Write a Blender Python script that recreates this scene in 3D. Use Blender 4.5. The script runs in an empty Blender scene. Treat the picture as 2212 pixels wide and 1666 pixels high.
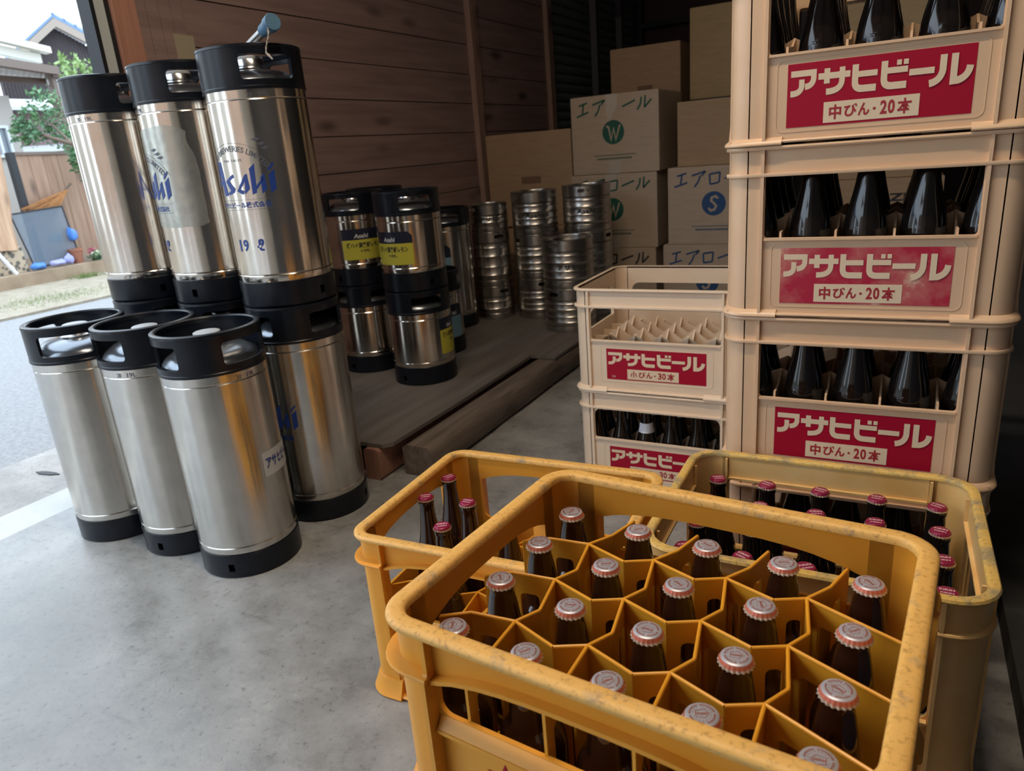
import bpy, bmesh, math, random
from mathutils import Vector, Matrix
from mathutils.geometry import tessellate_polygon
C = bpy.context.scene
COL = C.collection
PI = math.pi
random.seed(7)

# ------------------------------------------------------------------ camera
cd = bpy.data.cameras.new('camera'); cam = bpy.data.objects.new('camera', cd); COL.objects.link(cam)
C.camera = cam
YAW, PITCH, ROLL, CAMH, FPX = -0.503666921, 0.315928320, -0.0821064277, 0.907148698, 1548.5799
fw = Vector((math.sin(YAW)*math.cos(PITCH), math.cos(YAW)*math.cos(PITCH), -math.sin(PITCH)))
r0 = Vector((math.cos(YAW), -math.sin(YAW), 0)); u0 = r0.cross(fw)
rt = math.cos(ROLL)*r0 + math.sin(ROLL)*u0
up = -math.sin(ROLL)*r0 + math.cos(ROLL)*u0
cam.matrix_world = Matrix(((rt.x, up.x, -fw.x, 0), (rt.y, up.y, -fw.y, 0), (rt.z, up.z, -fw.z, CAMH), (0, 0, 0, 1)))
cd.sensor_fit = 'HORIZONTAL'; cd.sensor_width = 36.0; cd.lens = FPX/2212*36.0
cd.clip_start = 0.02; cd.clip_end = 200
cd.dof.use_dof = True; cd.dof.focus_distance = 1.05; cd.dof.aperture_fstop = 9.0

# ------------------------------------------------------------------ world, lamps, exposure
W = bpy.data.worlds.new('sky'); C.world = W; W.use_nodes = True
wn = W.node_tree.nodes; wl = W.node_tree.links; wn.clear()
wo = wn.new('ShaderNodeOutputWorld'); wb = wn.new('ShaderNodeBackground')
wb.inputs[0].default_value = (0.74, 0.87, 1.0, 1); wb.inputs[1].default_value = 3.9
wl.new(wb.outputs[0], wo.inputs[0])
def area(name, loc, size, energy, color, target, sy=None):
    l = bpy.data.lights.new(name, 'AREA'); l.energy = energy; l.color = color; l.shape = 'RECTANGLE'
    l.size = size; l.size_y = sy or size
    o = bpy.data.objects.new(name, l); COL.objects.link(o); o.location = loc
    o.rotation_euler = (Vector(target)-Vector(loc)).to_track_quat('-Z', 'Y').to_euler()
    return o
C.view_settings.view_transform = 'Standard'; C.view_settings.look = 'None'
C.view_settings.gamma = 1; C.view_settings.use_curve_mapping = False
C.view_settings.exposure = 0.0

# ------------------------------------------------------------------ materials
def new_mat(name):
    m = bpy.data.materials.new(name); m.use_nodes = True
    nt = m.node_tree; b = nt.nodes['Principled BSDF']
    return m, nt, b
def mat(name, col, rough=0.5, metal=0.0, **k):
    m, nt, b = new_mat(name)
    b.inputs['Base Color'].default_value = (*col, 1); b.inputs['Roughness'].default_value = rough
    b.inputs['Metallic'].default_value = metal
    for a, v in k.items(): b.inputs[a.replace('_', ' ')].default_value = v
    return m
def node(nt, t, **k):
    n = nt.nodes.new(t)
    for a, v in k.items(): setattr(n, a, v)
    return n
def coords(nt, scale=(1, 1, 1), rot=(0, 0, 0), kind='Object'):
    tc = node(nt, 'ShaderNodeTexCoord'); mp = node(nt, 'ShaderNodeMapping')
    mp.inputs['Scale'].default_value = scale; mp.inputs['Rotation'].default_value = rot
    nt.links.new(tc.outputs[kind], mp.inputs[0]); return mp.outputs[0]
def noise(nt, vec, scale=5, detail=4, rough=0.55):
    n = node(nt, 'ShaderNodeTexNoise'); n.inputs['Scale'].default_value = scale
    n.inputs['Detail'].default_value = detail; n.inputs['Roughness'].default_value = rough
    nt.links.new(vec, n.inputs['Vector']); return n.outputs['Fac']
def ramp(nt, fac, stops):
    r = node(nt, 'ShaderNodeValToRGB'); e = r.color_ramp.elements
    while len(e) < len(stops): e.new(0.5)
    for x, (p, c) in zip(e, stops):
        x.position = p; x.color = (*c, 1) if len(c) == 3 else c
    nt.links.new(fac, r.inputs[0]); return r.outputs[0]
def mix(nt, fac, a, b, mode='MIX'):
    n = node(nt, 'ShaderNodeMix', data_type='RGBA', blend_type=mode)
    for s, v in ((0, fac), (6, a), (7, b)):
        if isinstance(v, (int, float)): n.inputs[s].default_value = v
        elif isinstance(v, tuple): n.inputs[s].default_value = (*v, 1)
        else: nt.links.new(v, n.inputs[s])
    return n.outputs[2]
def bump(nt, b, h, dist=0.002, strength=0.5):
    n = node(nt, 'ShaderNodeBump'); n.inputs['Distance'].default_value = dist; n.inputs['Strength'].default_value = strength
    nt.links.new(h, n.inputs['Height']); nt.links.new(n.outputs[0], b.inputs['Normal'])
def textured(name, stops, scale=(1, 1, 1), nscale=6, detail=5, rough=0.6, metal=0, bdist=0, kind='Object', nrough=0.6, **k):
    m, nt, b = new_mat(name); v = coords(nt, scale, kind=kind); f = noise(nt, v, nscale, detail, nrough)
    nt.links.new(ramp(nt, f, stops), b.inputs['Base Color']); b.inputs['Roughness'].default_value = rough
    b.inputs['Metallic'].default_value = metal
    for a, vv in k.items(): b.inputs[a.replace('_', ' ')].default_value = vv
    if bdist: bump(nt, b, f, bdist)
    return m
def plastic(name, a, b_, rough=0.36, spec=0.5):
    m, nt, b = new_mat(name); f = noise(nt, coords(nt), 9, 5, 0.6)
    nt.links.new(ramp(nt, f, [(0.3, a), (0.72, b_)]), b.inputs['Base Color'])
    b.inputs['Roughness'].default_value = rough; b.inputs['Specular IOR Level'].default_value = spec
    f2 = noise(nt, coords(nt), 120, 3); bump(nt, b, f2, 0.0004, 0.25)
    return m
def worn(name, a, dirt, lo=0.50, hi=0.60, rough=0.5):
    m, nt, b = new_mat(name); f = noise(nt, coords(nt, (1, 1, 1)), 22, 8, 0.72)
    g = noise(nt, coords(nt, (3, 3, 3)), 60, 5, 0.7)
    c1 = ramp(nt, f, [(lo, a), (hi, dirt)]); c2 = ramp(nt, g, [(0.52, (1, 1, 1)), (0.70, (0.55, 0.5, 0.42))])
    nt.links.new(mix(nt, 1.0, c1, c2, 'MULTIPLY'), b.inputs['Base Color']); b.inputs['Roughness'].default_value = rough
    bump(nt, b, g, 0.0006, 0.4); return m
M = {}
M['yellow'] = plastic('yellow_plastic', (0.72, 0.29, 0.026), (0.78, 0.345, 0.042), 0.38, 0.36)
M['yellow_faded'] = plastic('faded_yellow_plastic', (0.74, 0.41, 0.12), (0.80, 0.55, 0.25), 0.42, 0.35)
M['yellow_rim'] = worn('scuffed_yellow_rim', (0.78, 0.43, 0.11), (0.34, 0.25, 0.16), 0.55, 0.70)
M['faded_rim'] = worn('grimy_yellow_rim', (0.74, 0.47, 0.12), (0.36, 0.28, 0.15), 0.46, 0.62)
M['divider'] = plastic('divider_plastic', (0.76, 0.315, 0.018), (0.82, 0.385, 0.040), 0.3, 0.4)
M['cream'] = plastic('cream_plastic', (0.68, 0.445, 0.27), (0.73, 0.50, 0.325), 0.33)
M['cream_pale'] = plastic('pale_cream_plastic', (0.76, 0.58, 0.42), (0.80, 0.64, 0.48), 0.36)
M['red'] = mat('red_label', (0.36, 0.003, 0.025), 0.48, Specular_IOR_Level=0.25)
M['letter'] = mat('cream_lettering', (0.76, 0.60, 0.42), 0.45)
M['red_text'] = mat('red_lettering', (0.36, 0.02, 0.03), 0.5)
def faded_red():
    m, nt, b = new_mat('faded_red_label'); v = coords(nt, (1, 1, 1))
    f = noise(nt, v, 11, 6, 0.62); c = ramp(nt, f, [(0.44, (0.42, 0.008, 0.04)), (0.60, (0.52, 0.13, 0.12)), (0.68, (0.70, 0.47, 0.33))])
    nt.links.new(c, b.inputs['Base Color']); b.inputs['Roughness'].default_value = 0.5; return m
M['red_faded'] = faded_red()
def steel(name, c0, c1, rough=0.22, aniso=0.6):
    m, nt, b = new_mat(name); f = noise(nt, coords(nt, (1, 1, 1)), 14, 6, 0.65)
    nt.links.new(ramp(nt, f, [(0.3, c0), (0.7, c1)]), b.inputs['Base Color']); b.inputs['Metallic'].default_value = 1
    f2 = noise(nt, coords(nt, (40, 40, 3)), 10, 3)
    nt.links.new(ramp(nt, f2, [(0.2, (rough*.8,)*3), (0.8, (rough*1.25,)*3)]), b.inputs['Roughness'])
    b.inputs['Anisotropic'].default_value = aniso; b.inputs['Anisotropic Rotation'].default_value = 0.25
    tg = node(nt, 'ShaderNodeTangent', direction_type='RADIAL', axis='Z'); nt.links.new(tg.outputs[0], b.inputs['Tangent'])
    bump(nt, b, noise(nt, coords(nt, (1, 1, 0.12)), 22, 4), 0.0016, 0.22)
    return m
M['steel'] = steel('brushed_keg_steel', (0.55, 0.53, 0.49), (0.66, 0.63, 0.58))
M['steel_bright'] = steel('polished_keg_steel', (0.66, 0.60, 0.53), (0.76, 0.70, 0.62), 0.17, 0.6)
M['steel_dull'] = steel('dull_keg_steel', (0.46, 0.44, 0.42), (0.60, 0.575, 0.54), 0.3, 0.3)
M['black'] = textured('black_rubber', [(0.3, (0.0035, 0.005, 0.009)), (0.7, (0.009, 0.012, 0.019))], nscale=18, rough=0.3, bdist=0.0004, Specular_IOR_Level=0.32)
M['black_dome'] = mat('glossy_dark_dome', (0.20, 0.22, 0.25), 0.24, 0.8)
M['chrome'] = mat('valve_steel', (0.62, 0.63, 0.64), 0.25, 1.0)
M['cap_dust'] = mat('grey_valve_cap', (0.42, 0.45, 0.48), 0.5)
M['blue_ink'] = mat('blue_keg_print', (0.015, 0.05, 0.26), 0.4)
M['grey_ink'] = mat('etched_grey_print', (0.10, 0.105, 0.13), 0.4)
M['film'] = textured('peeling_film', [(0.35, (0.40, 0.41, 0.38)), (0.65, (0.52, 0.52, 0.46))], nscale=30, rough=0.27, bdist=0.0012, Metallic=0.75)
M['white_sticker'] = mat('white_sticker', (0.52, 0.54, 0.56), 0.4)
M['navy'] = mat('navy_sticker', (0.010, 0.013, 0.030), 0.4)
M['lime'] = mat('yellow_green_sticker', (0.50, 0.46, 0.05), 0.45)
M['pale_blue'] = mat('pale_blue_sticker', (0.16, 0.30, 0.40), 0.5)
M['dark_ink'] = mat('dark_print', (0.02, 0.02, 0.025), 0.6)
def glass():
    m, nt, b = new_mat('brown_bottle_glass')
    b.inputs['Base Color'].default_value = (0.030, 0.011, 0.006, 1); b.inputs['Roughness'].default_value = 0.06
    b.inputs['IOR'].default_value = 1.52; b.inputs['Transmission Weight'].default_value = 0.12
    b.inputs['Coat Weight'].default_value = 0.3; b.inputs['Coat Roughness'].default_value = 0.08
    return m
M['glass'] = glass()
M['dark_glass'] = mat('dark_beer_glass', (0.010, 0.007, 0.006), 0.09, 0, IOR=1.52)
M['cap_white'] = mat('silver_white_cap', (0.44, 0.43, 0.47), 0.34, 0.3)
M['cap_orange'] = mat('orange_cap_skirt', (0.62, 0.17, 0.10), 0.35, 0.2)
M['cap_tips'] = mat('pale_cap_teeth', (0.70, 0.58, 0.46), 0.35, 0.4)
M['cap_red'] = mat('crimson_cap', (0.27, 0.015, 0.055), 0.26, 0.1)
M['cap_gold'] = mat('silver_gold_cap_teeth', (0.62, 0.52, 0.36), 0.32, 0.7)
M['cap_grey'] = mat('grey_cap', (0.35, 0.35, 0.36), 0.3, 0.5)
M['cap_print'] = mat('red_brown_cap_print', (0.30, 0.08, 0.05), 0.5)
M['pink_print'] = mat('pale_pink_cap_print', (0.72, 0.45, 0.50), 0.4)
M['paper'] = textured('paper_label', [(0.3, (0.45, 0.40, 0.33)), (0.7, (0.55, 0.50, 0.42))], nscale=20, rough=0.8)
M['white_paper'] = mat('white_paper_slip', (0.72, 0.74, 0.80), 0.7)
M['blue_label'] = mat('blue_grey_label', (0.20, 0.26, 0.30), 0.6)
M['card'] = textured('cardboard', [(0.3, (0.36, 0.245, 0.15)), (0.7, (0.42, 0.29, 0.185))], (1, 1, 6), 10, rough=0.8, bdist=0.0006)
M['card_pale'] = textured('pale_cardboard', [(0.3, (0.44, 0.35, 0.27)), (0.7, (0.50, 0.40, 0.31))], (1, 1, 6), 10, rough=0.8, bdist=0.0006)
M['card_yellow'] = textured('yellowish_cardboard', [(0.3, (0.40, 0.29, 0.16)), (0.7, (0.46, 0.34, 0.19))], (1, 1, 6), 10, rough=0.8, bdist=0.0006)
M['green_ink'] = mat('green_print', (0.012, 0.10, 0.075), 0.7)
M['navy_ink'] = mat('blue_print', (0.02, 0.07, 0.20), 0.7)
M['tape'] = mat('packing_tape', (0.50, 0.44, 0.38), 0.25)
M['brown_ink'] = mat('faint_brown_print', (0.20, 0.12, 0.085), 0.8)
def wood(name, a, b_, along=1, dark=(0.05, 0.03, 0.025), rough=0.62, sc=1.0, knots=True):
    m, nt, b = new_mat(name); s = [14*sc]*3; s[along] = 0.9*sc
    f = noise(nt, coords(nt, tuple(s)), 2.2, 7, 0.62)
    c = ramp(nt, f, [(0.30, a), (0.68, b_)])
    if knots:
        s2 = [9*sc, 9*sc, 9*sc]; s2[along] = 3.2*sc
        vo = node(nt, 'ShaderNodeTexVoronoi'); vo.inputs['Scale'].default_value = 0.8; vo.inputs['Randomness'].default_value = 1
        nt.links.new(coords(nt, tuple(s2)), vo.inputs['Vector'])
        k = ramp(nt, vo.outputs['Distance'], [(0.06, (0.85, 0.85, 0.85)), (0.24, (0, 0, 0))])
        c = mix(nt, k, c, dark)
    nt.links.new(c, b.inputs['Base Color']); b.inputs['Roughness'].default_value = rough
    bump(nt, b, f, 0.0015, 0.4); return m
M['wall_wood'] = wood('stained_wall_planks', (0.24, 0.160, 0.150), (0.37, 0.255, 0.235), 1)
M['post_wood'] = wood('red_brown_post', (0.42, 0.20, 0.14), (0.55, 0.28, 0.20), 2, sc=1.6)
M['batten'] = wood('wall_batten', (0.30, 0.19, 0.16), (0.42, 0.28, 0.23), 2)
M['plywood'] = wood('worn_plywood', (0.105, 0.092, 0.083), (0.175, 0.157, 0.145), 1, knots=False, sc=0.7)
M['beam'] = wood('old_timber', (0.085, 0.063, 0.05), (0.19, 0.15, 0.125), 1, sc=1.3)
M['end_grain'] = wood('red_end_grain', (0.20, 0.10, 0.075), (0.33, 0.17, 0.12), 2, sc=1.8, knots=False)
M['shutter'] = textured('green_grey_shutter', [(0.3, (0.12, 0.16, 0.175)), (0.7, (0.17, 0.22, 0.235))], nscale=8, rough=0.5)
M['alu'] = mat('aluminium_rail', (0.58, 0.64, 0.64), 0.45, 0.0)
M['dark_metal'] = mat('dark_steel', (0.03, 0.032, 0.036), 0.5, 0.4)
M['dark_wall'] = textured('dark_wall', [(0.3, (0.022, 0.023, 0.026)), (0.7, (0.045, 0.044, 0.044))], nscale=7, rough=0.8, bdist=0.004)
M['ceiling'] = wood('ceiling_boards', (0.16, 0.11, 0.085), (0.24, 0.17, 0.13), 1)
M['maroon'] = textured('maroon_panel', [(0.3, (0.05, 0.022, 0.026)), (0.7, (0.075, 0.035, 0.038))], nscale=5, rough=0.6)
def concrete(name, a, b_, c_, rr=(0.42, 0.62)):
    m, nt, b = new_mat(name); v = coords(nt)
    big = noise(nt, v, 1.6, 6, 0.6); mid = noise(nt, v, 9, 6, 0.65); fine = noise(nt, v, 75, 5, 0.7)
    c = ramp(nt, big, [(0.30, a), (0.55, b_), (0.75, c_)])
    c = mix(nt, 1.0, c, ramp(nt, mid, [(0.30, (0.66, 0.65, 0.64)), (0.66, (1.12, 1.12, 1.12))]), 'MULTIPLY')
    c = mix(nt, 1.0, c, ramp(nt, fine, [(0.30, (0.45, 0.46, 0.48)), (0.43, (0.98, 0.98, 0.98)), (0.60, (1, 1, 1)), (0.74, (1.22, 1.22, 1.22))]), 'MULTIPLY')
    scr = noise(nt, coords(nt, (1.2, 14, 1), (0, 0, 0.6)), 2.4, 5, 0.7)
    c = mix(nt, 1.0, c, ramp(nt, scr, [(0.60, (1, 1, 1)), (0.74, (0.74, 0.74, 0.75))]), 'MULTIPLY')
    nt.links.new(c, b.inputs['Base Color'])
    nt.links.new(ramp(nt, mid, [(0.3, (rr[0],)*3), (0.7, (rr[1],)*3)]), b.inputs['Roughness'])
    bump(nt, b, fine, 0.0012, 0.35); return m
M['floor'] = concrete('worn_concrete', (0.20, 0.20, 0.196), (0.30, 0.30, 0.296), (0.41, 0.413, 0.41), (0.20, 0.44))
M['apron'] = concrete('rough_concrete', (0.27, 0.25, 0.235), (0.35, 0.33, 0.31), (0.42, 0.40, 0.38))
M['sill'] = textured('smooth_sill', [(0.3, (0.40, 0.39, 0.36)), (0.7, (0.52, 0.51, 0.48))], nscale=5, rough=0.4)
M['asphalt'] = textured('asphalt', [(0.25, (0.17, 0.17, 0.175)), (0.5, (0.27, 0.27, 0.275)), (0.8, (0.40, 0.40, 0.40))], nscale=60, detail=6, rough=0.75, bdist=0.003, nrough=0.75)
M['gravel'] = textured('gravelly_verge', [(0.3, (0.22, 0.18, 0.125)), (0.5, (0.33, 0.285, 0.215)), (0.75, (0.46, 0.42, 0.34))], nscale=9, detail=9, rough=0.9, bdist=0.01, nrough=0.8)
M['kerb'] = textured('stained_kerb', [(0.3, (0.24, 0.17, 0.11)), (0.7, (0.38, 0.29, 0.20))], nscale=5, rough=0.85, bdist=0.004)
M['soil'] = textured('soil', [(0.3, (0.15, 0.10, 0.07)), (0.7, (0.28, 0.21, 0.15))], nscale=20, rough=0.95, bdist=0.01)
M['fence'] = wood('weathered_fence', (0.24, 0.135, 0.085), (0.40, 0.26, 0.18), 2, sc=0.7)
M['log'] = wood('pale_log', (0.36, 0.21, 0.125), (0.60, 0.40, 0.26), 2, sc=0.8)
M['leaf'] = textured('shrub_leaves', [(0.3, (0.035, 0.11, 0.05)), (0.5, (0.09, 0.22, 0.10)), (0.75, (0.24, 0.40, 0.16))], nscale=9, rough=0.5)
M['leaf_light'] = textured('pale_leaves', [(0.3, (0.14, 0.26, 0.07)), (0.7, (0.36, 0.48, 0.20))], nscale=12, rough=0.5)
M['bark'] = mat('bark', (0.16, 0.12, 0.09), 0.9)
M['grass'] = textured('grass', [(0.3, (0.10, 0.18, 0.05)), (0.7, (0.26, 0.34, 0.12))], nscale=12, rough=0.7)
M['straw'] = textured('orange_broom_bristle', [(0.3, (0.36, 0.15, 0.05)), (0.7, (0.52, 0.26, 0.10))], nscale=40, rough=0.8)
M['net'] = mat('blue_net_sheet', (0.16, 0.21, 0.27), 0.6, 0, Alpha=0.5)
M['blue_tarp'] = mat('blue_sheet', (0.07, 0.22, 0.62), 0.4)
M['lilac'] = mat('lilac_sheet', (0.34, 0.36, 0.66), 0.4)
M['terracotta'] = mat('terracotta', (0.32, 0.13, 0.08), 0.8)
M['petal'] = mat('pale_flower', (0.66, 0.70, 0.52), 0.6)
M['pink_petal'] = mat('pink_flower', (0.42, 0.06, 0.14), 0.6)
M['house_wall'] = mat('dark_corrugated_wall', (0.085, 0.07, 0.075), 0.6)
M['pink_wall'] = mat('pinkish_wall', (0.30, 0.22, 0.23), 0.7)
M['roof_blue'] = mat('blue_grey_roof', (0.12, 0.20, 0.33), 0.4)
M['fascia'] = mat('weathered_fascia', (0.30, 0.25, 0.21), 0.8)
M['gutter'] = mat('cream_gutter', (0.62, 0.60, 0.52), 0.5)
M['polycarb'] = mat('white_corrugated_sheet', (0.62, 0.65, 0.66), 0.45)
M['brown_steel'] = mat('brown_steel_beam', (0.16, 0.12, 0.10), 0.6)
M['neighbour'] = mat('pale_neighbour_wall', (0.46, 0.44, 0.41), 0.8)
M['curtain'] = mat('white_window_frame', (0.66, 0.72, 0.78), 0.5)
M['pane'] = mat('window_pane', (0.18, 0.22, 0.26), 0.1)
M['blue_grip'] = textured('blue_rubber_grip', [(0.3, (0.05, 0.13, 0.22)), (0.7, (0.09, 0.20, 0.32))], nscale=20, rough=0.5)
M['twine'] = mat('twine', (0.40, 0.35, 0.31), 0.9)
M['note'] = mat('yellowed_paper', (0.42, 0.37, 0.26), 0.8)
M['grey_bag'] = textured('dark_blue_bag', [(0.3, (0.015, 0.025, 0.06)), (0.7, (0.03, 0.05, 0.11))], nscale=9, rough=0.35, bdist=0.004)
M['white_box'] = mat('white_plastic', (0.55, 0.66, 0.68), 0.4)
def terrazzo():
    m, nt, b = new_mat('pebbled_stone'); vo = node(nt, 'ShaderNodeTexVoronoi'); vo.inputs['Scale'].default_value = 22
    nt.links.new(coords(nt), vo.inputs['Vector'])
    nt.links.new(ramp(nt, vo.outputs['Distance'], [(0.38, (0.11, 0.105, 0.09)), (0.52, (0.46, 0.37, 0.27))]), b.inputs['Base Color'])
    b.inputs['Roughness'].default_value = 0.8; return m
M['pebble'] = terrazzo()
M['lamp_white'] = mat('lamp_casing', (0.7, 0.7, 0.7), 0.5)
def emit():
    m, nt, b = new_mat('lamp_tube'); b.inputs['Base Color'].default_value = (1, 1, 1, 1)
    b.inputs['Emission Color'].default_value = (1, 0.86, 0.66, 1); b.inputs['Emission Strength'].default_value = 12; return m
M['tube'] = emit()
M['bounce_plaster'] = textured('pale_bounce_plaster', [(0.3, (0.52, 0.49, 0.44)), (0.7, (0.60, 0.57, 0.52))], nscale=4, rough=0.85)  # kept pale so the added front wall bounces light inside

# ------------------------------------------------------------------ mesh builder
class MB:
    def __init__(s): s.v = []; s.f = []; s.m = []; s.mats = []
    def mi(s, m):
        if m is None: return 0
        if m not in s.mats: s.mats.append(m)
        return s.mats.index(m)
    def add(s, vs, fs, m=None):
        o = len(s.v); i = s.mi(m); s.v += [tuple(p) for p in vs]
        for f in fs: s.f.append(tuple(a+o for a in f)); s.m.append(i)
    def box(s, c, d, R=None, m=None):
        x, y, z = [k/2 for k in d]; c = Vector(c)
        vs = [Vector((a*x, b*y, e*z)) for a in (-1, 1) for b in (-1, 1) for e in (-1, 1)]
        if R is not None: vs = [R @ p for p in vs]
        s.add([p+c for p in vs], [(0, 1, 3, 2), (4, 6, 7, 5), (0, 4, 5, 1), (2, 3, 7, 6), (0, 2, 6, 4), (1, 5, 7, 3)], m); return s
    def bbox(s, x0, x1, y0, y1, z0, z1, m=None):
        return s.box(((x0+x1)/2, (y0+y1)/2, (z0+z1)/2), (x1-x0, y1-y0, z1-z0), None, m)
    def lathe(s, prof, n=48, c=(0, 0, 0), m=None, R=None, mod=None):
        vs = []; fs = []; k = len(prof)
        for j in range(n):
            a = 2*PI*j/n; ca, sa = math.cos(a), math.sin(a)
            for (r, z) in prof:
                rr = r if mod is None else mod(r, z, a)
                p = Vector((rr*ca, rr*sa, z)); p = R @ p if R else p
                vs.append(p+Vector(c))
        for j in range(n):
            b0, b1 = j*k, ((j+1) % n)*k
            for i in range(k-1):
                if prof[i][0] < 1e-6: fs.append((b0+i, b1+i+1, b0+i+1))
                elif prof[i+1][0] < 1e-6: fs.append((b0+i, b1+i, b0+i+1))
                else: fs.append((b0+i, b1+i, b1+i+1, b0+i+1))
        s.add(vs, fs, m); return s
    def tube(s, pts, r, n=10, m=None, caps=True):
        pts = [Vector(p) for p in pts]; rs = r if isinstance(r, (list, tuple)) else [r]*len(pts)
        vs = []; fs = []; ref = None
        for i, p in enumerate(pts):
            t = (pts[min(i+1, len(pts)-1)]-pts[max(i-1, 0)]).normalized()
            if ref is None: ref = t.orthogonal().normalized()
            ref = (ref-t*ref.dot(t)).normalized(); b = t.cross(ref)
            for j in range(n):
                a = 2*PI*j/n; vs.append(p+(ref*math.cos(a)+b*math.sin(a))*rs[i])
        for i in range(len(pts)-1):
            for j in range(n):
                fs.append((i*n+j, i*n+(j+1) % n, (i+1)*n+(j+1) % n, (i+1)*n+j))
        if caps: fs += [tuple(range(n-1, -1, -1)), tuple((len(pts)-1)*n+j for j in range(n))]
        s.add(vs, fs, m); return s
    def plate(s, outer, holes, t, fn, m=None):
        """polygon with holes in (u,v), extruded over w = 0..t, placed by fn(u,v,w)"""
        def area2(p): return sum(p[i][0]*p[(i+1) % len(p)][1]-p[(i+1) % len(p)][0]*p[i][1] for i in range(len(p)))
        outer = list(outer) if area2(outer) > 0 else list(outer)[::-1]
        holes = [list(h)[::-1] if area2(h) > 0 else list(h) for h in holes]
        loops = [outer]+holes; flat = [p for l in loops for p in l]; n = len(flat)
        tri = tessellate_polygon([[Vector((u, v, 0)) for u, v in l] for l in loops])
        vs = [fn(u, v, 0) for u, v in flat]; fs = []
        for a, b, c in tri:
            pa, pb, pc = flat[a], flat[b], flat[c]
            if (pb[0]-pa[0])*(pc[1]-pa[1])-(pb[1]-pa[1])*(pc[0]-pa[0]) < 0: a, c = c, a
            fs.append((a, b, c))
        if t:
            vs += [fn(u, v, t) for u, v in flat]; fs += [(c+n, b+n, a+n) for a, b, c in fs]
            o = 0
            for l in loops:
                k = len(l)
                for i in range(k):
                    a, b = o+i, o+(i+1) % k; fs.append((a, a+n, b+n, b))
                o += k
        s.add(vs, fs, m); return s
    def build(s, name, m=None, parent=None, smooth=38, recalc=True, bevel=0):
        me = bpy.data.meshes.new(name); me.from_pydata(s.v, [], s.f)
        if s.mats and m is None:
            for x in s.mats: me.materials.append(M[x])
            for p, i in zip(me.polygons, s.m): p.material_index = i
        elif m is not None: me.materials.append(M[m] if isinstance(m, str) else m)
        if recalc or bevel:
            bm = bmesh.new(); bm.from_mesh(me)
            if recalc: bmesh.ops.recalc_face_normals(bm, faces=bm.faces)
            if bevel: bmesh.ops.bevel(bm, geom=list(bm.edges), offset=bevel, segments=2, profile=0.6, affect='EDGES', clamp_overlap=True)
            bm.to_mesh(me); bm.free()
        if smooth:
            for p in me.polygons: p.use_smooth = True
            me.set_sharp_from_angle(angle=math.radians(smooth))
        o = bpy.data.objects.new(name, me); COL.objects.link(o)
        if parent is not None: o.parent = parent
        return o
def tag(o, label, cat, group=None):
    o['label'] = label; o['category'] = cat
    if group: o['group'] = group
    return o
def thing(name, label, cat, loc=(0, 0, 0), rz=0.0, group=None):
    o = bpy.data.objects.new(name, None); COL.objects.link(o); o.empty_display_size = 0.05
    o.location = loc; o.rotation_euler = (0, 0, rz); return tag(o, label, cat, group)
def struct(o): o['kind'] = 'structure'; return o
def copy_tree(o, parent=None):
    c = o.copy(); COL.objects.link(c); c.parent = parent
    for ch in [x for x in list(o.children)]: copy_tree(ch, c)
    return c
def dup(root, loc, rz, label, group=None):
    r = copy_tree(root); r.location = loc; r.rotation_euler = (0, 0, rz); r['label'] = label
    if group: r['group'] = group
    return r

# rounded rectangles
def rr_loop(Wd, D, r, n=7):
    r = max(min(r, Wd/2-1e-4, D/2-1e-4), 1e-4); out = []
    for cx, cy, a0 in ((Wd/2-r, D/2-r, 0), (-Wd/2+r, D/2-r, PI/2), (-Wd/2+r, -D/2+r, PI), (Wd/2-r, -D/2+r, 1.5*PI)):
        for i in range(n+1):
            a = a0+PI/2*i/n; out.append((cx+r*math.cos(a), cy+r*math.sin(a)))
    return out
def rr_sweep(mb, Wd, D, r, prof, m=None, n=7):
    k = len(prof); vs = []; fs = []; L = 4*(n+1)
    for (i, z) in prof:
        vs += [(x, y, z) for x, y in rr_loop(Wd-2*i, D-2*i, r-i, n)]
    for a in range(k):
        b = (a+1) % k
        for j in range(L):
            j2 = (j+1) % L; fs.append((a*L+j, a*L+j2, b*L+j2, b*L+j))
    mb.add(vs, fs, m)
def corner_sweep(mb, Wd, D, r, prof, ex, ey, m=None, n=7):
    """the four corners only: an arc with straight ends of length ex (along x) and ey (along y)"""
    for sx, sy in ((1, 1), (-1, 1), (-1, -1), (1, -1)):
        vs = []; fs = []; k = len(prof); cnt = n+3
        for (i, z) in prof:
            rr = max(r-i, 1e-4); cx, cy = Wd/2-r, D/2-r
            pts = [(Wd/2-i, cy-ey)]+[(cx+rr*math.cos(PI/2*q/n), cy+rr*math.sin(PI/2*q/n)) for q in range(n+1)]+[(cx-ex, D/2-i)]
            vs += [(sx*x, sy*y, z) for x, y in pts]
        for a in range(k):
            b = (a+1) % k
            for j in range(cnt-1): fs.append((a*cnt+j, a*cnt+j+1, b*cnt+j+1, b*cnt+j))
        fs += [tuple(a*cnt for a in range(k)), tuple(a*cnt+cnt-1 for a in range(k))]
        mb.add(vs, fs, m)
def rrect2(u0, u1, v0, v1, r, n=6, rb=None):
    """rounded rectangle polygon in uv; rb = radius of the two lower corners"""
    rb = r if rb is None else rb; out = []
    for cx, cy, a0, q in ((u1-r, v1-r, 0, r), (u0+r, v1-r, PI/2, r), (u0+rb, v0+rb, PI, rb), (u1-rb, v0+rb, 1.5*PI, rb)):
        for i in range(n+1):
            a = a0+PI/2*i/n; out.append((cx+q*math.cos(a), cy+q*math.sin(a)))
    return out
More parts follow.
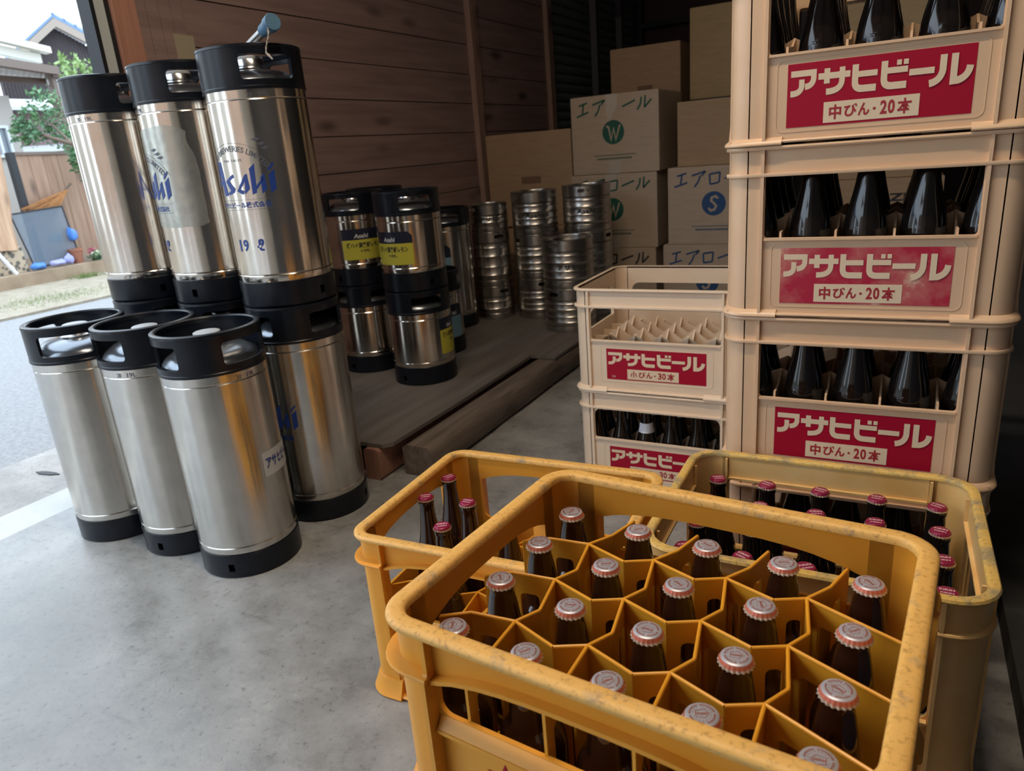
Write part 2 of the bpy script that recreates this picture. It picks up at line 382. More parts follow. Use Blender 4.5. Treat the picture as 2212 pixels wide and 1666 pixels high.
def side_fn(side, Wd, D, inset):
    """(u, v, w) -> xyz for the outer face of a crate side; w runs inwards"""
    if side == 'front': return lambda u, v, w: (u, -D/2+inset+w, v)
    if side == 'back': return lambda u, v, w: (-u, D/2-inset-w, v)
    if side == 'right': return lambda u, v, w: (Wd/2-inset-w, u, v)
    return lambda u, v, w: (-Wd/2+inset+w, -u, v)

# ------------------------------------------------------------------ lettering
_tc = {}
def text_geo(body, bold=0.0, shear=0.0, spacing=1.0):
    key = (body, bold, shear, spacing)
    if key not in _tc:
        cu = bpy.data.curves.new('glyphs', 'FONT'); cu.body = body; cu.size = 1; cu.offset = bold; cu.shear = shear
        cu.space_character = spacing; cu.dimensions = '2D'; cu.fill_mode = 'BOTH'; cu.resolution_u = 3
        o = bpy.data.objects.new('glyphs', cu); COL.objects.link(o)
        dg = bpy.context.evaluated_depsgraph_get(); me = o.evaluated_get(dg).to_mesh()
        vs = [(v.co.x, v.co.y) for v in me.vertices]; fs = [tuple(p.vertices) for p in me.polygons]
        o.evaluated_get(dg).to_mesh_clear(); bpy.data.objects.remove(o); bpy.data.curves.remove(cu)
        if not vs: vs = [(0, 0), (1, 0), (1, 1)]; fs = [(0, 1, 2)]
        x0 = min(p[0] for p in vs); x1 = max(p[0] for p in vs); y0 = min(p[1] for p in vs); y1 = max(p[1] for p in vs)
        _tc[key] = ([((x-x0)/(x1-x0), (y-y0)/(y1-y0)) for x, y in vs], fs, (x1-x0)/(y1-y0))
    return _tc[key]
def text_in(mb, body, u0, u1, v0, v1, fn, m=None, w=-0.0006, step=None, **k):
    vs, fs, _ = text_geo(body, **k)
    vs = [(u0+x*(u1-u0), v0+y*(v1-v0)) for x, y in vs]
    if step: vs, fs = cut_uv(vs, fs, step)
    mb.add([fn(u, v, w) for u, v in vs], fs, m)
def cut_uv(vs, fs, step):
    bm = bmesh.new(); bv = [bm.verts.new((u, v, 0)) for u, v in vs]
    for f in fs:
        try: bm.faces.new([bv[i] for i in f])
        except ValueError: pass
    u0 = min(p[0] for p in vs); u1 = max(p[0] for p in vs); u = math.floor(u0/step)*step+step
    while u < u1:
        bmesh.ops.bisect_plane(bm, geom=bm.verts[:]+bm.edges[:]+bm.faces[:], plane_co=(u, 0, 0), plane_no=(1, 0, 0)); u += step
    bm.verts.index_update()
    out = [(v.co.x, v.co.y) for v in bm.verts], [tuple(v.index for v in f.verts) for f in bm.faces]; bm.free(); return out
def polys(mb, ps, fn, m=None, w=-0.0006, step=None):
    for p in ps:
        tri = tessellate_polygon([[Vector((u, v, 0)) for u, v in p]]); vs = list(p); fs = [tuple(t) for t in tri]
        if step: vs, fs = cut_uv(vs, fs, step)
        mb.add([fn(u, v, w) for u, v in vs], fs, m)
def stroke(pts, wd):
    """one polygon: a polyline thickened to the width wd with mitred joins"""
    P = [Vector(p) for p in pts]; L = []; Rr = []
    for i, p in enumerate(P):
        if i == 0: d = (P[1]-P[0]).normalized(); nn = Vector((-d.y, d.x)); k = 1
        elif i == len(P)-1: d = (P[-1]-P[-2]).normalized(); nn = Vector((-d.y, d.x)); k = 1
        else:
            d0 = (P[i]-P[i-1]).normalized(); d1 = (P[i+1]-P[i]).normalized(); n0 = Vector((-d0.y, d0.x)); n1 = Vector((-d1.y, d1.x))
            nn = (n0+n1).normalized(); k = 1/max(nn.dot(n0), 0.45)
        L.append(p+nn*wd/2*k); Rr.append(p-nn*wd/2*k)
    return [tuple(p) for p in L]+[tuple(p) for p in reversed(Rr)]
def arc2(p0, p1, p2, n=7):
    out = []
    for i in range(n+1):
        t = i/n; out.append(tuple((1-t)**2*a+2*t*(1-t)*b+t*t*c for a, b, c in zip(p0, p1, p2)))
    return out
# the block katakana of the red crate labels, drawn in a 1800 x 580 field (y down)
KATA = [[(35, 92), (272, 92), (272, 150)]+arc2((272, 150), (262, 212), (185, 215))[1:],
        [(150, 145), (150, 210)]+arc2((150, 210), (140, 275), (35, 270))[1:],
        [(320, 137), (640, 137)], [(408, 70), (408, 205)],
        [(560, 70), (560, 190)]+arc2((560, 190), (555, 282), (405, 278))[1:],
        [(690, 65), (690, 215)]+arc2((690, 215), (690, 278), (760, 280))[1:]+[(898, 280)], [(716, 152), (905, 152)],
        [(970, 65), (970, 215)]+arc2((970, 215), (970, 280), (1040, 282))[1:]+[(1185, 282)], [(996, 150), (1190, 150)],
        [(1083, 88), (1128, 88)], [(1147, 88), (1192, 88)],
        [(1205, 185), (1435, 185)],
        [(1510, 65), (1510, 190)]+arc2((1510, 190), (1500, 285), (1395, 298))[1:],
        [(1610, 65), (1610, 292), (1655, 290)]+arc2((1655, 290), (1745, 265), (1750, 175))[1:]]
KW = [56, 56, 56, 58, 56, 62, 52, 62, 52, 44, 44, 54, 62, 62]
def circle2(cx, cz, r, n=20): return [(cx+r*math.cos(2*PI*i/n), cz+r*math.sin(2*PI*i/n)) for i in range(n)]
def label_art(parent, side, Wd, D, inset, u0, u1, v0, v1, size_text, red='red', name='label', extra=None):
    """red crate label with block katakana and a small size plate; children lettering, size_plate"""
    fn = side_fn(side, Wd, D, inset); sx = (u1-u0)/1800; sy = (v1-v0)/580
    mb = MB(); mb.plate([(u0, v0), (u1, v0), (u1, v1), (u0, v1)], [], 0.0004, lambda u, v, w: fn(u, v, -0.0005+w))
    lab = mb.build(name, red, parent, smooth=0)
    T = lambda p: (u0+p[0]*sx, v1-p[1]*sy)
    a = MB()
    for k_, (st, w_) in enumerate(zip(KATA, KW)): polys(a, [[T(q) for q in stroke(st, w_)]], fn, w=-0.0008-0.00006*k_)
    a.build('lettering', 'letter', lab, smooth=0)
    if extra: a = MB(); text_in(a, extra, u0+0.014, u0+0.024, v0+0.006, v0+0.011, fn, w=-0.0009); a.build('mould_number', 'letter', lab, smooth=0)
    b = MB(); q0, q1 = u0+(u1-u0)*0.216, u0+(u1-u0)*0.735; w0, w1 = v0+(v1-v0)*0.035, v0+(v1-v0)*0.36
    b.plate([(q0, w0), (q1, w0), (q1, w1), (q0, w1)], [], 0.0003, lambda u, v, w: fn(u, v, -0.0009+w), 'letter')
    for ch, a0, a1, b0, b1 in ((size_text[0], .062, .195, .14, .85), (size_text[1], .225, .365, .22, .82), (size_text[2], .375, .495, .22, .82), ('・', .53, .56, .42, .56), (size_text[4], .605, .675, .20, .84), (size_text[5], .685, .755, .20, .84), (size_text[6], .78, .93, .14, .86)):
        if ch == '・': polys(b, [circle2(q0+(q1-q0)*.545, w0+(w1-w0)*.5, 0.0021)], fn, 'red_text', w=-0.0012)
        else: text_in(b, ch, q0+(q1-q0)*a0, q0+(q1-q0)*a1, w0+(w1-w0)*b0, w0+(w1-w0)*b1, fn, 'red_text', w=-0.0012, bold=0.03)
    b.build('size_plate', None, lab, smooth=0)
    return lab

# ------------------------------------------------------------------ crates
def peaked_dividers(Wi, Di, nx, ny, zb, zt, zj, t=0.0036):
    mb = MB(); px, py = Wi/nx, Di/ny
    def seg(a, b, e0, e1):
        a = Vector(a); b = Vector(b); L = (b-a).length; d = (b-a)/L; n_ = Vector((-d.y, d.x))
        pg = [(0, zb), (L, zb), (L, zj if e1 else zt), (L*0.54, zt), (L*0.46, zt), (0, zj if e0 else zt)]
        mb.plate(pg, [], t, lambda u, v, w: (a.x+d.x*u+n_.x*(w-t/2), a.y+d.y*u+n_.y*(w-t/2), v))
    for i in range(1, nx):
        x = -Wi/2+i*px
        for j in range(ny): seg((x, -Di/2+j*py), (x, -Di/2+(j+1)*py), j > 0, j < ny-1)
    for j in range(1, ny):
        y = -Di/2+j*py
        for i in range(nx): seg((-Wi/2+i*px, y), (-Wi/2+(i+1)*px, y), i > 0, i < nx-1)
    return mb
def rib(mb, side, Wd, D, u, z0, z1, inset, wd=0.005, foot=0.03, out=0.0015, m=None):
    f = side_fn(side, Wd, D, 0)
    pg = [(inset+0.001, z0), (inset+0.001, z1), (out, z1), (out, z0+foot), (-0.001, z0)]
    mb.plate(pg, [], wd, lambda a, b, c: f(u-wd/2+c, b, a), m)
def cream_crate(label, Wd, D, H, r, wu, wz0, wz1, wr, f2, dv, nx, ny, material, lab, size_text, ud, group, red='red', zt=0.15, zj=0.172, extra=None, rimmat=None):
    t_ = thing('bottle_crate', label, 'crate', group=group)
    ins, t = 0.0075, 0.004; mb = MB()
    for side in ('front', 'back', 'left', 'right'):
        half = (Wd if side in ('front', 'back') else D)/2-r; u_ = wu if side in ('front', 'back') else ud
        mb.plate([(-half, 0.004), (half, 0.004), (half, H-0.002), (-half, H-0.002)], [rrect2(-u_, u_, wz0, wz1, wr, rb=min(wr, 0.006))], t, side_fn(side, Wd, D, ins))
        for s in (-1, 1): rib(mb, side, Wd, D, s*(u_+0.0045), 0.006, H-0.006, ins)
        # ledge under the opening
        mb.plate([(-u_, wz0-0.0045), (u_, wz0-0.0045), (u_, wz0-0.0005), (-u_, wz0-0.0005)], [], ins+0.001-0.003, (lambda f: lambda u, v, w: f(u, v, w+0.003))(side_fn(side, Wd, D, 0)))
    corner_sweep(mb, Wd, D, r, [(ins, 0.004), (ins, H-0.002), (ins+t, H-0.002), (ins+t, 0.004)], 0.002, 0.002)
    rr_sweep(mb, Wd, D, r, [(0.001, H-0.0062), (0, H-0.0035), (0.001, H-0.0006), (0.0025, H), (ins+t, H), (ins+t, H-0.0062)])
    z2 = H-f2; rr_sweep(mb, Wd, D, r, [(0.0012, z2-0.0058), (0.0003, z2-0.003), (0.0012, z2), (ins+0.001, z2), (ins+0.001, z2-0.0058)])
    corner_sweep(mb, Wd, D, r, [(-0.0025, 0.0008), (-0.0035, 0.003), (-0.0025, 0.006), (0, 0.0085), (ins+0.001, 0.014), (ins+t, 0.014), (ins+t, 0.0)], 0.055, 0.05)
    rr_sweep(mb, Wd, D, r, [(0.0005, 0.0035), (-0.001, 0.006), (0.0005, 0.0085), (ins+0.001, 0.0085), (ins+0.001, 0.0035)])
    mb.bbox(-Wd/2+ins+t-0.001, Wd/2-ins-t+0.001, -D/2+ins+t-0.001, D/2-ins-t+0.001, 0.006, 0.0095)
    # raised frame line round the label field
    u0, u1, v0, v1 = lab; fr = rrect2(u0-0.017, u1+0.017, v0-0.007, v1+0.008, 0.012); fi = rrect2(u0-0.0155, u1+0.0155, v0-0.0055, v1+0.0065, 0.0105)
    mb.plate(fr, [fi], 0.0012, lambda u, v, w: side_fn('front', Wd, D, ins)(u, v, w-0.0007))
    body = mb.build('body', material, t_, smooth=35)
    dm = peaked_dividers(Wd-2*(ins+t), D-2*(ins+t), nx, ny, 0.0095, zt, zj); dm.build('dividers', dv, t_, smooth=0)
    label_art(t_, 'front', Wd, D, ins, u0, u1, v0, v1, size_text, red, extra=extra)
    return t_
def yellow_crate(label, Wd, D, H, wz, side_wz, partz, group=None, star=False):
    """open-topped crate with arched openings under a broad rim and a honeycomb of cells"""
    t_ = thing('yellow_crate', label, 'crate', group=group); r = 0.042
    ins, t = 0.012, 0.005; mb = MB(); uw, ud = 0.158, D/2-0.062
    for side in ('front', 'back', 'left', 'right'):
        fb = side in ('front', 'back'); half = (Wd if fb else D)/2-r; u_ = uw if fb else ud; w0, w1 = wz if fb else side_wz
        # arched opening
        arch = []
        for i in range(13):
            k = -1+2*i/12; arch.append((k*u_, w1-0.020*abs(k)**3.2))
        hole = rrect2(-u_, u_, w0, w0+0.03, 0.013); hole = [p for p in hole if p[1] < w0+0.016]
        hole = sorted([p for p in hole if p[0] < 0], key=lambda p: -p[1])+sorted([p for p in hole if p[0] >= 0], key=lambda p: p[1])+arch[::-1]
        f = side_fn(side, Wd, D, ins)
        mb.plate([(-half, 0.004), (half, 0.004), (half, H-0.004), (-half, H-0.004)], [hole], t, f)
        f0 = side_fn(side, Wd, D, 0)
        lip = [(x, y+0.0045) for x, y in arch]
        mb.plate(arch+lip[::-1], [], ins+0.001-0.002, lambda u, v, w: f0(u, v, w+0.002))
        mb.plate([(-u_, w0-0.0165), (u_, w0-0.0165), (u_, w0-0.012), (-u_, w0-0.012)], [], ins+0.001-0.003, lambda u, v, w: f0(u, v, w+0.003))
        sl = [(ins+0.0005, w0), (0.004, w0-0.012), (ins+0.0005, w0-0.013)]
        mb.plate(sl, [], 2*u_, (lambda q: lambda a, b, c: f0(-q+c, b, a))(u_))
        for s in (-1, 1):
            u = s*(u_+0.004); pg = [(ins+0.001, 0.03), (ins+0.001, H-0.006), (0.0015, H-0.006), (0.0015, H-0.045), (-0.004, H-0.050), (-0.004, 0.072), (0.004, 0.052), (ins-0.002, 0.045)]
            mb.plate(pg, [], 0.005, (lambda q: lambda a, b, c: f0(q-0.0025+c, b, a))(u))
    # inner skin of the corners and the rounded posts
    corner_sweep(mb, Wd, D, r, [(ins-0.003, 0.004), (ins-0.003, H-0.004), (ins+t, H-0.004), (ins+t, 0.004)], r*0.55, r*0.55)
    ez = H-0.047
    corner_sweep(mb, Wd, D, r, [(-0.004, ez-0.0045), (-0.005, ez-0.002), (-0.004, ez), (ins-0.002, ez+0.0015), (ins, ez-0.0055)], 0.026, 0.022)
    corner_sweep(mb, Wd, D, r, [(-0.004, 0.0), (-0.006, 0.004), (-0.004, 0.008), (ins-0.006, 0.034), (ins+0.001, 0.036), (ins+0.001, 0.0)], 0.03, 0.026)
    rr_sweep(mb, Wd, D, r, [(0.001, 0.002), (-0.002, 0.006), (0.001, 0.010), (ins+0.001, 0.012), (ins+0.001, 0.002)])
    mb.bbox(-Wd/2+ins+t-0.001, Wd/2-ins-t+0.001, -D/2+ins+t-0.001, D/2-ins-t+0.001, 0.005, 0.0085)
    mb.build('body', 'yellow', t_, smooth=40)
    rm = MB(); rr_sweep(rm, Wd, D, r, [(0.0012, H-0.008), (0, H-0.005), (0.0008, H-0.002), (0.003, H-0.0004), (0.007, H), (0.014, H), (0.0175, H-0.0006), (0.0195, H-0.003), (0.0195, H-0.009), (ins+0.001, H-0.010), (ins-0.001, H-0.009)], n=10)
    rm.build('rim', 'yellow_rim', t_, smooth=45)
    if star:
        st = MB(); pts = []
        for i in range(10):
            a = PI/2+i*PI/5; q = 0.022 if i % 2 == 0 else 0.009; pts.append((-0.088+q*math.cos(a), H-0.146+q*math.sin(a)))
        polys(st, [pts], side_fn('front', Wd, D, ins), w=-0.0006); st.build('red_star', 'red', t_, smooth=0)
    # honeycomb of cells
    dm = MB(); P = 0.083; zb = 0.0085; top = partz
    def J(i, j):
        x = -0.1335+(i-1)*P; y = -0.072+(j-1)*P
        return Vector((x, y))
    xe, ye = Wd/2-ins-t, D/2-ins-t
    def wallseg(a, b, hole=(0.14, 0.60)):
        L = (b-a).length; d = (b-a)/L; n_ = Vector((-d.y, d.x)); th = 0.003
        hs = []
        if hole and L > 0.03:
            h0, h1 = L*hole[0], L*hole[1]
            hs = [rrect2(h0, h1, zb+0.02, top-0.024, min(0.006, (h1-h0)/2.2), rb=0.004)]
        dm.plate([(-0.001, zb), (L+0.001, zb), (L+0.001, top), (-0.001, top)], hs, th, lambda u, v, w: (a.x+d.x*u+n_.x*(w-th/2), a.y+d.y*u+n_.y*(w-th/2), v))
        dm.tube([(a.x, a.y, top), (b.x, b.y, top)], 0.0019, 8)
    for j in range(1, 4):
        q = Vector((-xe, J(1, j).y)); k = J(1, j); e = Vector((-xe+0.026, k.y-0.008)); wallseg(Vector((-xe, k.y-0.028)), e, False); wallseg(e, k)
        for i in range(1, 4):
            a, b = J(i, j), J(i+1, j); m_ = a+Vector((0.054, -0.017)); wallseg(a, m_); wallseg(m_, b, (0.40, 0.86))
        a = J(4, j); wallseg(a, Vector((xe, a.y-0.035)))
    for i in range(1, 5):
        k = J(i, 1); e = Vector((k.x+0.006, -ye)); wallseg(e, k)
        for j in range(1, 3):
            a, b = J(i, j), J(i, j+1); m_ = a+Vector((0.013, 0.027)); wallseg(a, m_); wallseg(m_, b, (0.40, 0.86))
        a = J(i, 3); m_ = a+Vector((0.017, 0.030)); wallseg(a, m_); wallseg(m_, Vector((m_.x+0.01, ye)))
    dm.build('dividers', 'divider', t_, smooth=35)
    return t_
def kirin_crate(label, Wd, D, H, group=None):
    t_ = thing('yellow_crate', label, 'crate', group=group); r, ins, t = 0.058, 0.010, 0.005; mb = MB()
    for side in ('front', 'back', 'left', 'right'):
        fb = side in ('front', 'back'); half = (Wd if fb else D)/2-r; u_ = half-0.012; f = side_fn(side, Wd, D, ins); f0 = side_fn(side, Wd, D, 0)
        w0, w1 = 0.13, H-0.052
        mb.plate([(-half, 0.004), (half, 0.004), (half, H-0.003), (-half, H-0.003)], [rrect2(-u_, u_, w0, w1, 0.012)], t, f)
        for z in (w0-0.005, w1):
            mb.plate([(-u_, z), (u_, z), (u_, z+0.004), (-u_, z+0.004)], [], ins-0.001, lambda u, v, w: f0(u, v, w+0.002))
            mb.plate([(-u_, z), (u_, z), (u_, z+0.004), (-u_, z+0.004)], [], 0.006, lambda u, v, w: f0(u, v, w+ins+t-0.0005))
        for s in (-1, 1): rib(mb, side, Wd, D, s*(u_+0.004), 0.006, H-0.006, ins); mb.plate([(s*(u_+0.004)-0.002, w1), (s*(u_+0.004)+0.002, w1), (s*(u_+0.004)+0.002, H-0.01), (s*(u_+0.004)-0.002, H-0.01)], [], 0.006, lambda u, v, w: f0(u, v, w+ins+t-0.0005))
    corner_sweep(mb, Wd, D, r, [(ins-0.003, 0.004), (ins-0.003, H-0.003), (ins+t, H-0.003), (ins+t, 0.004)], 0.012, 0.012)
    z2 = H-0.052; corner_sweep(mb, Wd, D, r, [(0.001, z2-0.005), (0, z2-0.0025), (0.001, z2), (ins, z2+0.002), (ins, z2-0.007)], 0.012, 0.012)
    corner_sweep(mb, Wd, D, r, [(-0.002, 0.0), (-0.003, 0.004), (-0.002, 0.008), (ins-0.003, 0.03), (ins, 0.03), (ins, 0.0)], 0.03, 0.026)
    mb.bbox(-Wd/2+ins+t-0.001, Wd/2-ins-t+0.001, -D/2+ins+t-0.001, D/2-ins-t+0.001, 0.004, 0.008)
    mb.build('body', 'yellow_faded', t_, smooth=40)
    rm = MB(); rr_sweep(rm, Wd, D, r, [(0.001, H-0.007), (0, H-0.004), (0.002, H-0.0005), (0.005, H), (0.012, H), (0.015, H-0.001), (0.0165, H-0.004), (0.0165, H-0.007)], n=10); rm.build('rim', 'faded_rim', t_, smooth=45)
    peaked_dividers(Wd-2*(ins+t), D-2*(ins+t), 5, 4, 0.008, 0.13, 0.14).build('dividers', 'yellow_faded', t_, smooth=0)
    return t_

# ------------------------------------------------------------------ bottles
def crown(parent, H, top, skirt, teeth, rt=0.0137, rs=0.0158, z0=None, seg=84):
    h = 0.0068; n = 21; zt = H+0.0012
    def mod(r, z, a):
        if r < rt*1.02: return r
        k = min(1.0, (zt-z)/h); return r+0.00085*k*math.cos(n*a)
    mb = MB(); mb.lathe([(0, zt+0.0004), (rt*0.6, zt+0.0003), (rt*0.90, zt), (rt*0.985, zt-0.0008)], seg, m=top)
    mb.lathe([(rt*0.985, zt-0.0008), (rt*1.03, zt-0.0022), (rs*0.955, zt-0.0045)], seg, m=skirt, mod=mod)
    mb.lathe([(rs*0.955, zt-0.0045), (rs, zt-h), (rs*0.93, zt-h)], seg, m=teeth, mod=mod)
    return mb.build('cap', None, parent, smooth=50), zt+0.0005
def hoppy_bottle(label, group):
    t_ = thing('stubby_bottle', label, 'bottle', group=group); H = 0.191
    MB().lathe([(0, 0.002), (0.026, 0), (0.031, 0.001), (0.0335, 0.005), (0.0335, 0.086), (0.0328, 0.094), (0.0300, 0.104), (0.0262, 0.1110), (0.0222, 0.1150), (0.0214, 0.1172), (0.0208, 0.121), (0.0194, 0.137), (0.0168, 0.157), (0.0142, 0.173), (0.0131, 0.179), (0.0139, 0.1815), (0.0139, 0.186), (0.0128, 0.188), (0.0127, H), (0, H)], 44).build('glass_body', 'glass', t_, smooth=50)
    cap, z = crown(t_, H, 'cap_white', 'cap_orange', 'cap_tips')
    p = MB(); fn = lambda u, v, w: (u, v, z-w)
    text_in(p, 'Hoppy', -0.0052, 0.0052, -0.0016, 0.0022, fn, w=-0.0001, bold=0.03, shear=0.2)
    loop = []
    for i in range(48):
        a = 2*PI*i/48; q = 1+0.10*math.cos(5*a+0.5); loop.append((0.0056*q*math.cos(a), 0.0046*q*math.sin(a)+0.0004))
    p.plate(loop, [[(x*0.91, y*0.90) for x, y in loop]], 0, lambda u, v, w: fn(u, v, -0.0001))
    for k in range(34):
        if k % 17 in (0, 9): continue
        a = 2*PI*k/34
        for r1, r2, wd in ((0.0091, 0.0106, 0.0011),) + (((0.0070, 0.0078, 0.0007),) if k % 2 else ()):
            c, s = math.cos(a), math.sin(a)
            q = [(r1*c-s*wd/2, r1*s+c*wd/2), (r1*c+s*wd/2, r1*s-c*wd/2), (r2*c+s*wd/2, r2*s-c*wd/2), (r2*c-s*wd/2, r2*s+c*wd/2)]
            polys(p, [q], fn, w=-0.0001)
    p.build('cap_print', 'cap_print', cap, smooth=0)
    return t_
BEER = [(0, 0.003), (0.028, 0), (0.033, 0.001), (0.0350, 0.005), (0.0350, 0.122), (0.0347, 0.134), (0.0334, 0.149), (0.0304, 0.165), (0.0264, 0.181), (0.0228, 0.196), (0.0196, 0.212), (0.0170, 0.229), (0.0151, 0.246), (0.0140, 0.262), (0.0136, 0.272), (0.0148, 0.275), (0.0148, 0.281), (0.0134, 0.284), (0.0130, 0.289), (0, 0.289)]
def beer_bottle(label, group, H=0.289, cap='red', emboss=True, rs=1.0, material='dark_glass'):
    t_ = thing('beer_bottle', label, 'bottle', group=group); k = H/0.289
    MB().lathe([(r*rs if z < 0.24 else r*(rs+1)/2, z*k) for r, z in BEER], 40).build('glass_body', material, t_, smooth=50)
    if emboss:
        mb = MB()
        def cone(u, v, w):
            z = (0.140+v)*k; r = 0.0348-max(0, z/k-0.138)*0.19; a = -PI/2+u/0.033; return ((r-w)*rs*math.cos(a), (r-w)*rs*math.sin(a), z)
        for k2 in range(1):
            text_in(mb, 'BEER', -0.018, 0.018, 0, 0.0075, cone, w=-0.0002, step=0.004, bold=0.02)
        mb.build('embossed_lettering', material, t_, smooth=0)
    if cap == 'red':
        c, z = crown(t_, H, 'cap_red', 'cap_red', 'cap_gold'); p = MB(); fn = lambda u, v, w: (u, v, z-w)
        text_in(p, 'KIRIN', -0.0092, 0.0092, 0.0005, 0.0050, fn, w=-0.0001, bold=0.03)
        text_in(p, 'KIRIN', -0.0080, 0.0080, -0.0068, -0.0032, fn, w=-0.0001, bold=0.03)
        p.build('cap_print', 'pink_print', c, smooth=0)
    elif cap == 'grey': crown(t_, H, 'cap_grey', 'cap_grey', 'cap_gold', seg=42)
    return t_
ORD = ['first', 'second', 'third', 'fourth', 'fifth', 'sixth']
def place(first, used, loc, rz, label, group):
    if not used: first.location = loc; first.rotation_euler = (0, 0, rz); first['label'] = label; first['group'] = group; used.append(1); return first
    return dup(first, loc, rz, label, group)

# yellow crate in front, on another one
Y1 = (-0.176, 0.598, -0.091)
def loc2(c, x, y): return (c[0]+math.cos(c[2])*x-math.sin(c[2])*y, c[1]+math.sin(c[2])*x+math.cos(c[2])*y)
HB = 0.232; ZB = 0.50-HB
c = yellow_crate('orange-yellow crate nearest the camera with a scuffed rim, full of white-capped bottles', 0.453, 0.368, HB, (HB-0.096, HB-0.036), (HB-0.098, HB-0.036), HB-0.051, 'yellow crates', star=True)
c.location = (Y1[0], Y1[1], ZB); c.rotation_euler = (0, 0, Y1[2])
c = yellow_crate('yellow crate standing on the floor underneath the front yellow crate', 0.453, 0.368, ZB, (ZB-0.125, ZB-0.042), (ZB-0.125, ZB-0.042), ZB-0.09, 'yellow crates')
c.location = (Y1[0], Y1[1], 0); c.rotation_euler = (0, 0, Y1[2])
CAPS = {}
import_caps = [[(-.170, -.127), (-.086, -.127), (-.003, -.127), (.080, -.127), (.168, -.131)], [(-.173, -.037), (-.082, -.047), (0.001, -.048), (.084, -.047), (.168, -.050)],
               [(-.173, .046), (-.082, .036), (0.001, .035), (.084, .036), (.168, .033)], [(-.173, .126), (-.080, .120), (.003, .120), (.086, .120), (.169, .119)]]
hb = hoppy_bottle('', ''); used = []
rows = ['front row', 'second row from front', 'third row from front', 'back row']; cols = ['leftmost', 'second from left', 'middle', 'second from right', 'rightmost']
for j, row in enumerate(import_caps):
    for i, (x, y) in enumerate(row):
        X_, Y_ = loc2(Y1, x, y)
        place(hb, used, (X_, Y_, ZB+0.0088), random.uniform(0, 6.28), f'white-capped stubby bottle, {rows[j]}, {cols[i]}, in front yellow crate', 'stubby bottles in the front yellow crate')

# yellow crate behind on the left, on the floor
Y2 = (-0.561, 0.990, 0.044); H2 = 0.32
c = yellow_crate('yellow crate on the concrete floor at the left, holding only a few red-capped bottles', 0.457, 0.378, H2, (H2-0.145, H2-0.037), (H2-0.145, H2-0.037), 0.17, 'yellow crates')
c.location = (Y2[0], Y2[1], 0); c.rotation_euler = (0, 0, Y2[2])
rb = beer_bottle('', '', emboss=False, material='glass'); used = []
for (x, y, rz, lb) in ((-0.753, 0.992, 0.5, 'brown bottle with red cap standing alone nearest the left rim of the left yellow crate'), (-0.757, 1.080, 1.1, 'brown red-capped bottle in the back left corner of the left yellow crate'),
                       (-0.665, 1.000, 0.1, 'brown red-capped bottle right of the back corner bottle in the left yellow crate'), (-0.662, 0.908, 0.6, 'brown red-capped bottle closest to the front rim of the left yellow crate'),
                       (-0.575, 0.985, 0.2, 'brown bottle in the left yellow crate partly hidden behind the rim of the front crate')):
    b = place(rb, used, (x, y, 0.0088), rz, lb, 'red-capped bottles in the left yellow crate')
g = beer_bottle('short brown bottle with a blue-grey oval label low in the left yellow crate', 'red-capped bottles in the left yellow crate', H=0.21, emboss=False, material='glass')
x_, y_ = loc2(Y2, -0.085, -0.105); g.location = (x_, y_, 0.0088)
lbm = MB(); ov = [(0.020*math.cos(a*PI/16), 0.085+0.030*math.sin(a*PI/16)) for a in range(32)]
v_, f_ = cut_uv(ov, [tuple(range(32))], 0.004); lbm.add([(0.0357*math.cos(-2.2+u/0.0357), 0.0357*math.sin(-2.2+u/0.0357), v) for u, v in v_], f_); lbm.build('paper_label', 'blue_label', g)

# faded yellow crate at the right with twenty red-capped bottles
Y3 = (-0.082, 1.110, 0.012); H3 = 0.328
c = kirin_crate('faded grimy yellow crate at the right, full of red-capped bottles, before the cream stack', 0.472, 0.387, H3, 'yellow crates')
c.location = (Y3[0], Y3[1], 0); c.rotation_euler = (0, 0, Y3[2])
r3 = beer_bottle('', '', emboss=False); used = []
rows3 = ['back row', 'second row from back', 'third row from back', 'front row']
for j in range(4):
    for i in range(5):
        x, y = loc2(Y3, (i-2)*0.0888+random.uniform(-.001, .001), 0.004+(1.5-j)*0.0852+random.uniform(-.001, .001))
        place(r3, used, (x, y, 0.0082), random.uniform(-0.5, 0.6), f'red-capped dark bottle, {rows3[j]}, {cols[i]}, in faded yellow crate', 'red-capped bottles in the faded yellow crate')

# the tall cream stack
SX, SY, SW, SD, SP = -0.0475, 1.320, 0.461, 0.370, 0.2935
def S1(label, z, red='red', dv='cream'):
    c = cream_crate(label, SW, SD, SP, 0.042, 0.158, 0.1405, 0.2485, 0.005, 0.044, dv, 5, 4, 'cream', (-0.1285, 0.131, 0.026, 0.1225), '中びん・20本', 0.118, 'cream crates of twenty medium bottles', red, 0.150, 0.170)
    c.location = (SX, SY+SD/2, z); return c
names = ['bottom', 'third', 'second', 'top']
S1('bottom cream crate of the tall stack, half hidden behind the faded yellow crate', 0.0)
S1('cream crate of medium bottles just above the faded yellow crate, bright red label', SP)
S1('cream crate of medium bottles with a worn, peeling red label, second from the top', 2*SP, 'red_faded')
S1('topmost cream crate of the tall stack, glossy red label, open top out of view', 3*SP)
s1b = beer_bottle('', '', cap='grey'); used = []
lev = ['bottom cream crate', 'third cream crate down', 'worn-label cream crate', 'topmost cream crate']
for k, nrow in enumerate((1, 2, 4, 4)):
    for j in range(nrow):
        for i in range(5):
            x = SX+(i-2)*0.0872; y = SY+SD/2+(j-1.5)*0.0855
            place(s1b, used, (x+random.uniform(-.002, .002), y+random.uniform(-.002, .002), k*SP+0.0097), random.uniform(-0.7, 0.7),
                  f'dark bottle in {lev[k]}, {rows[j]}, {cols[i]}', 'bottles in the tall cream stack')

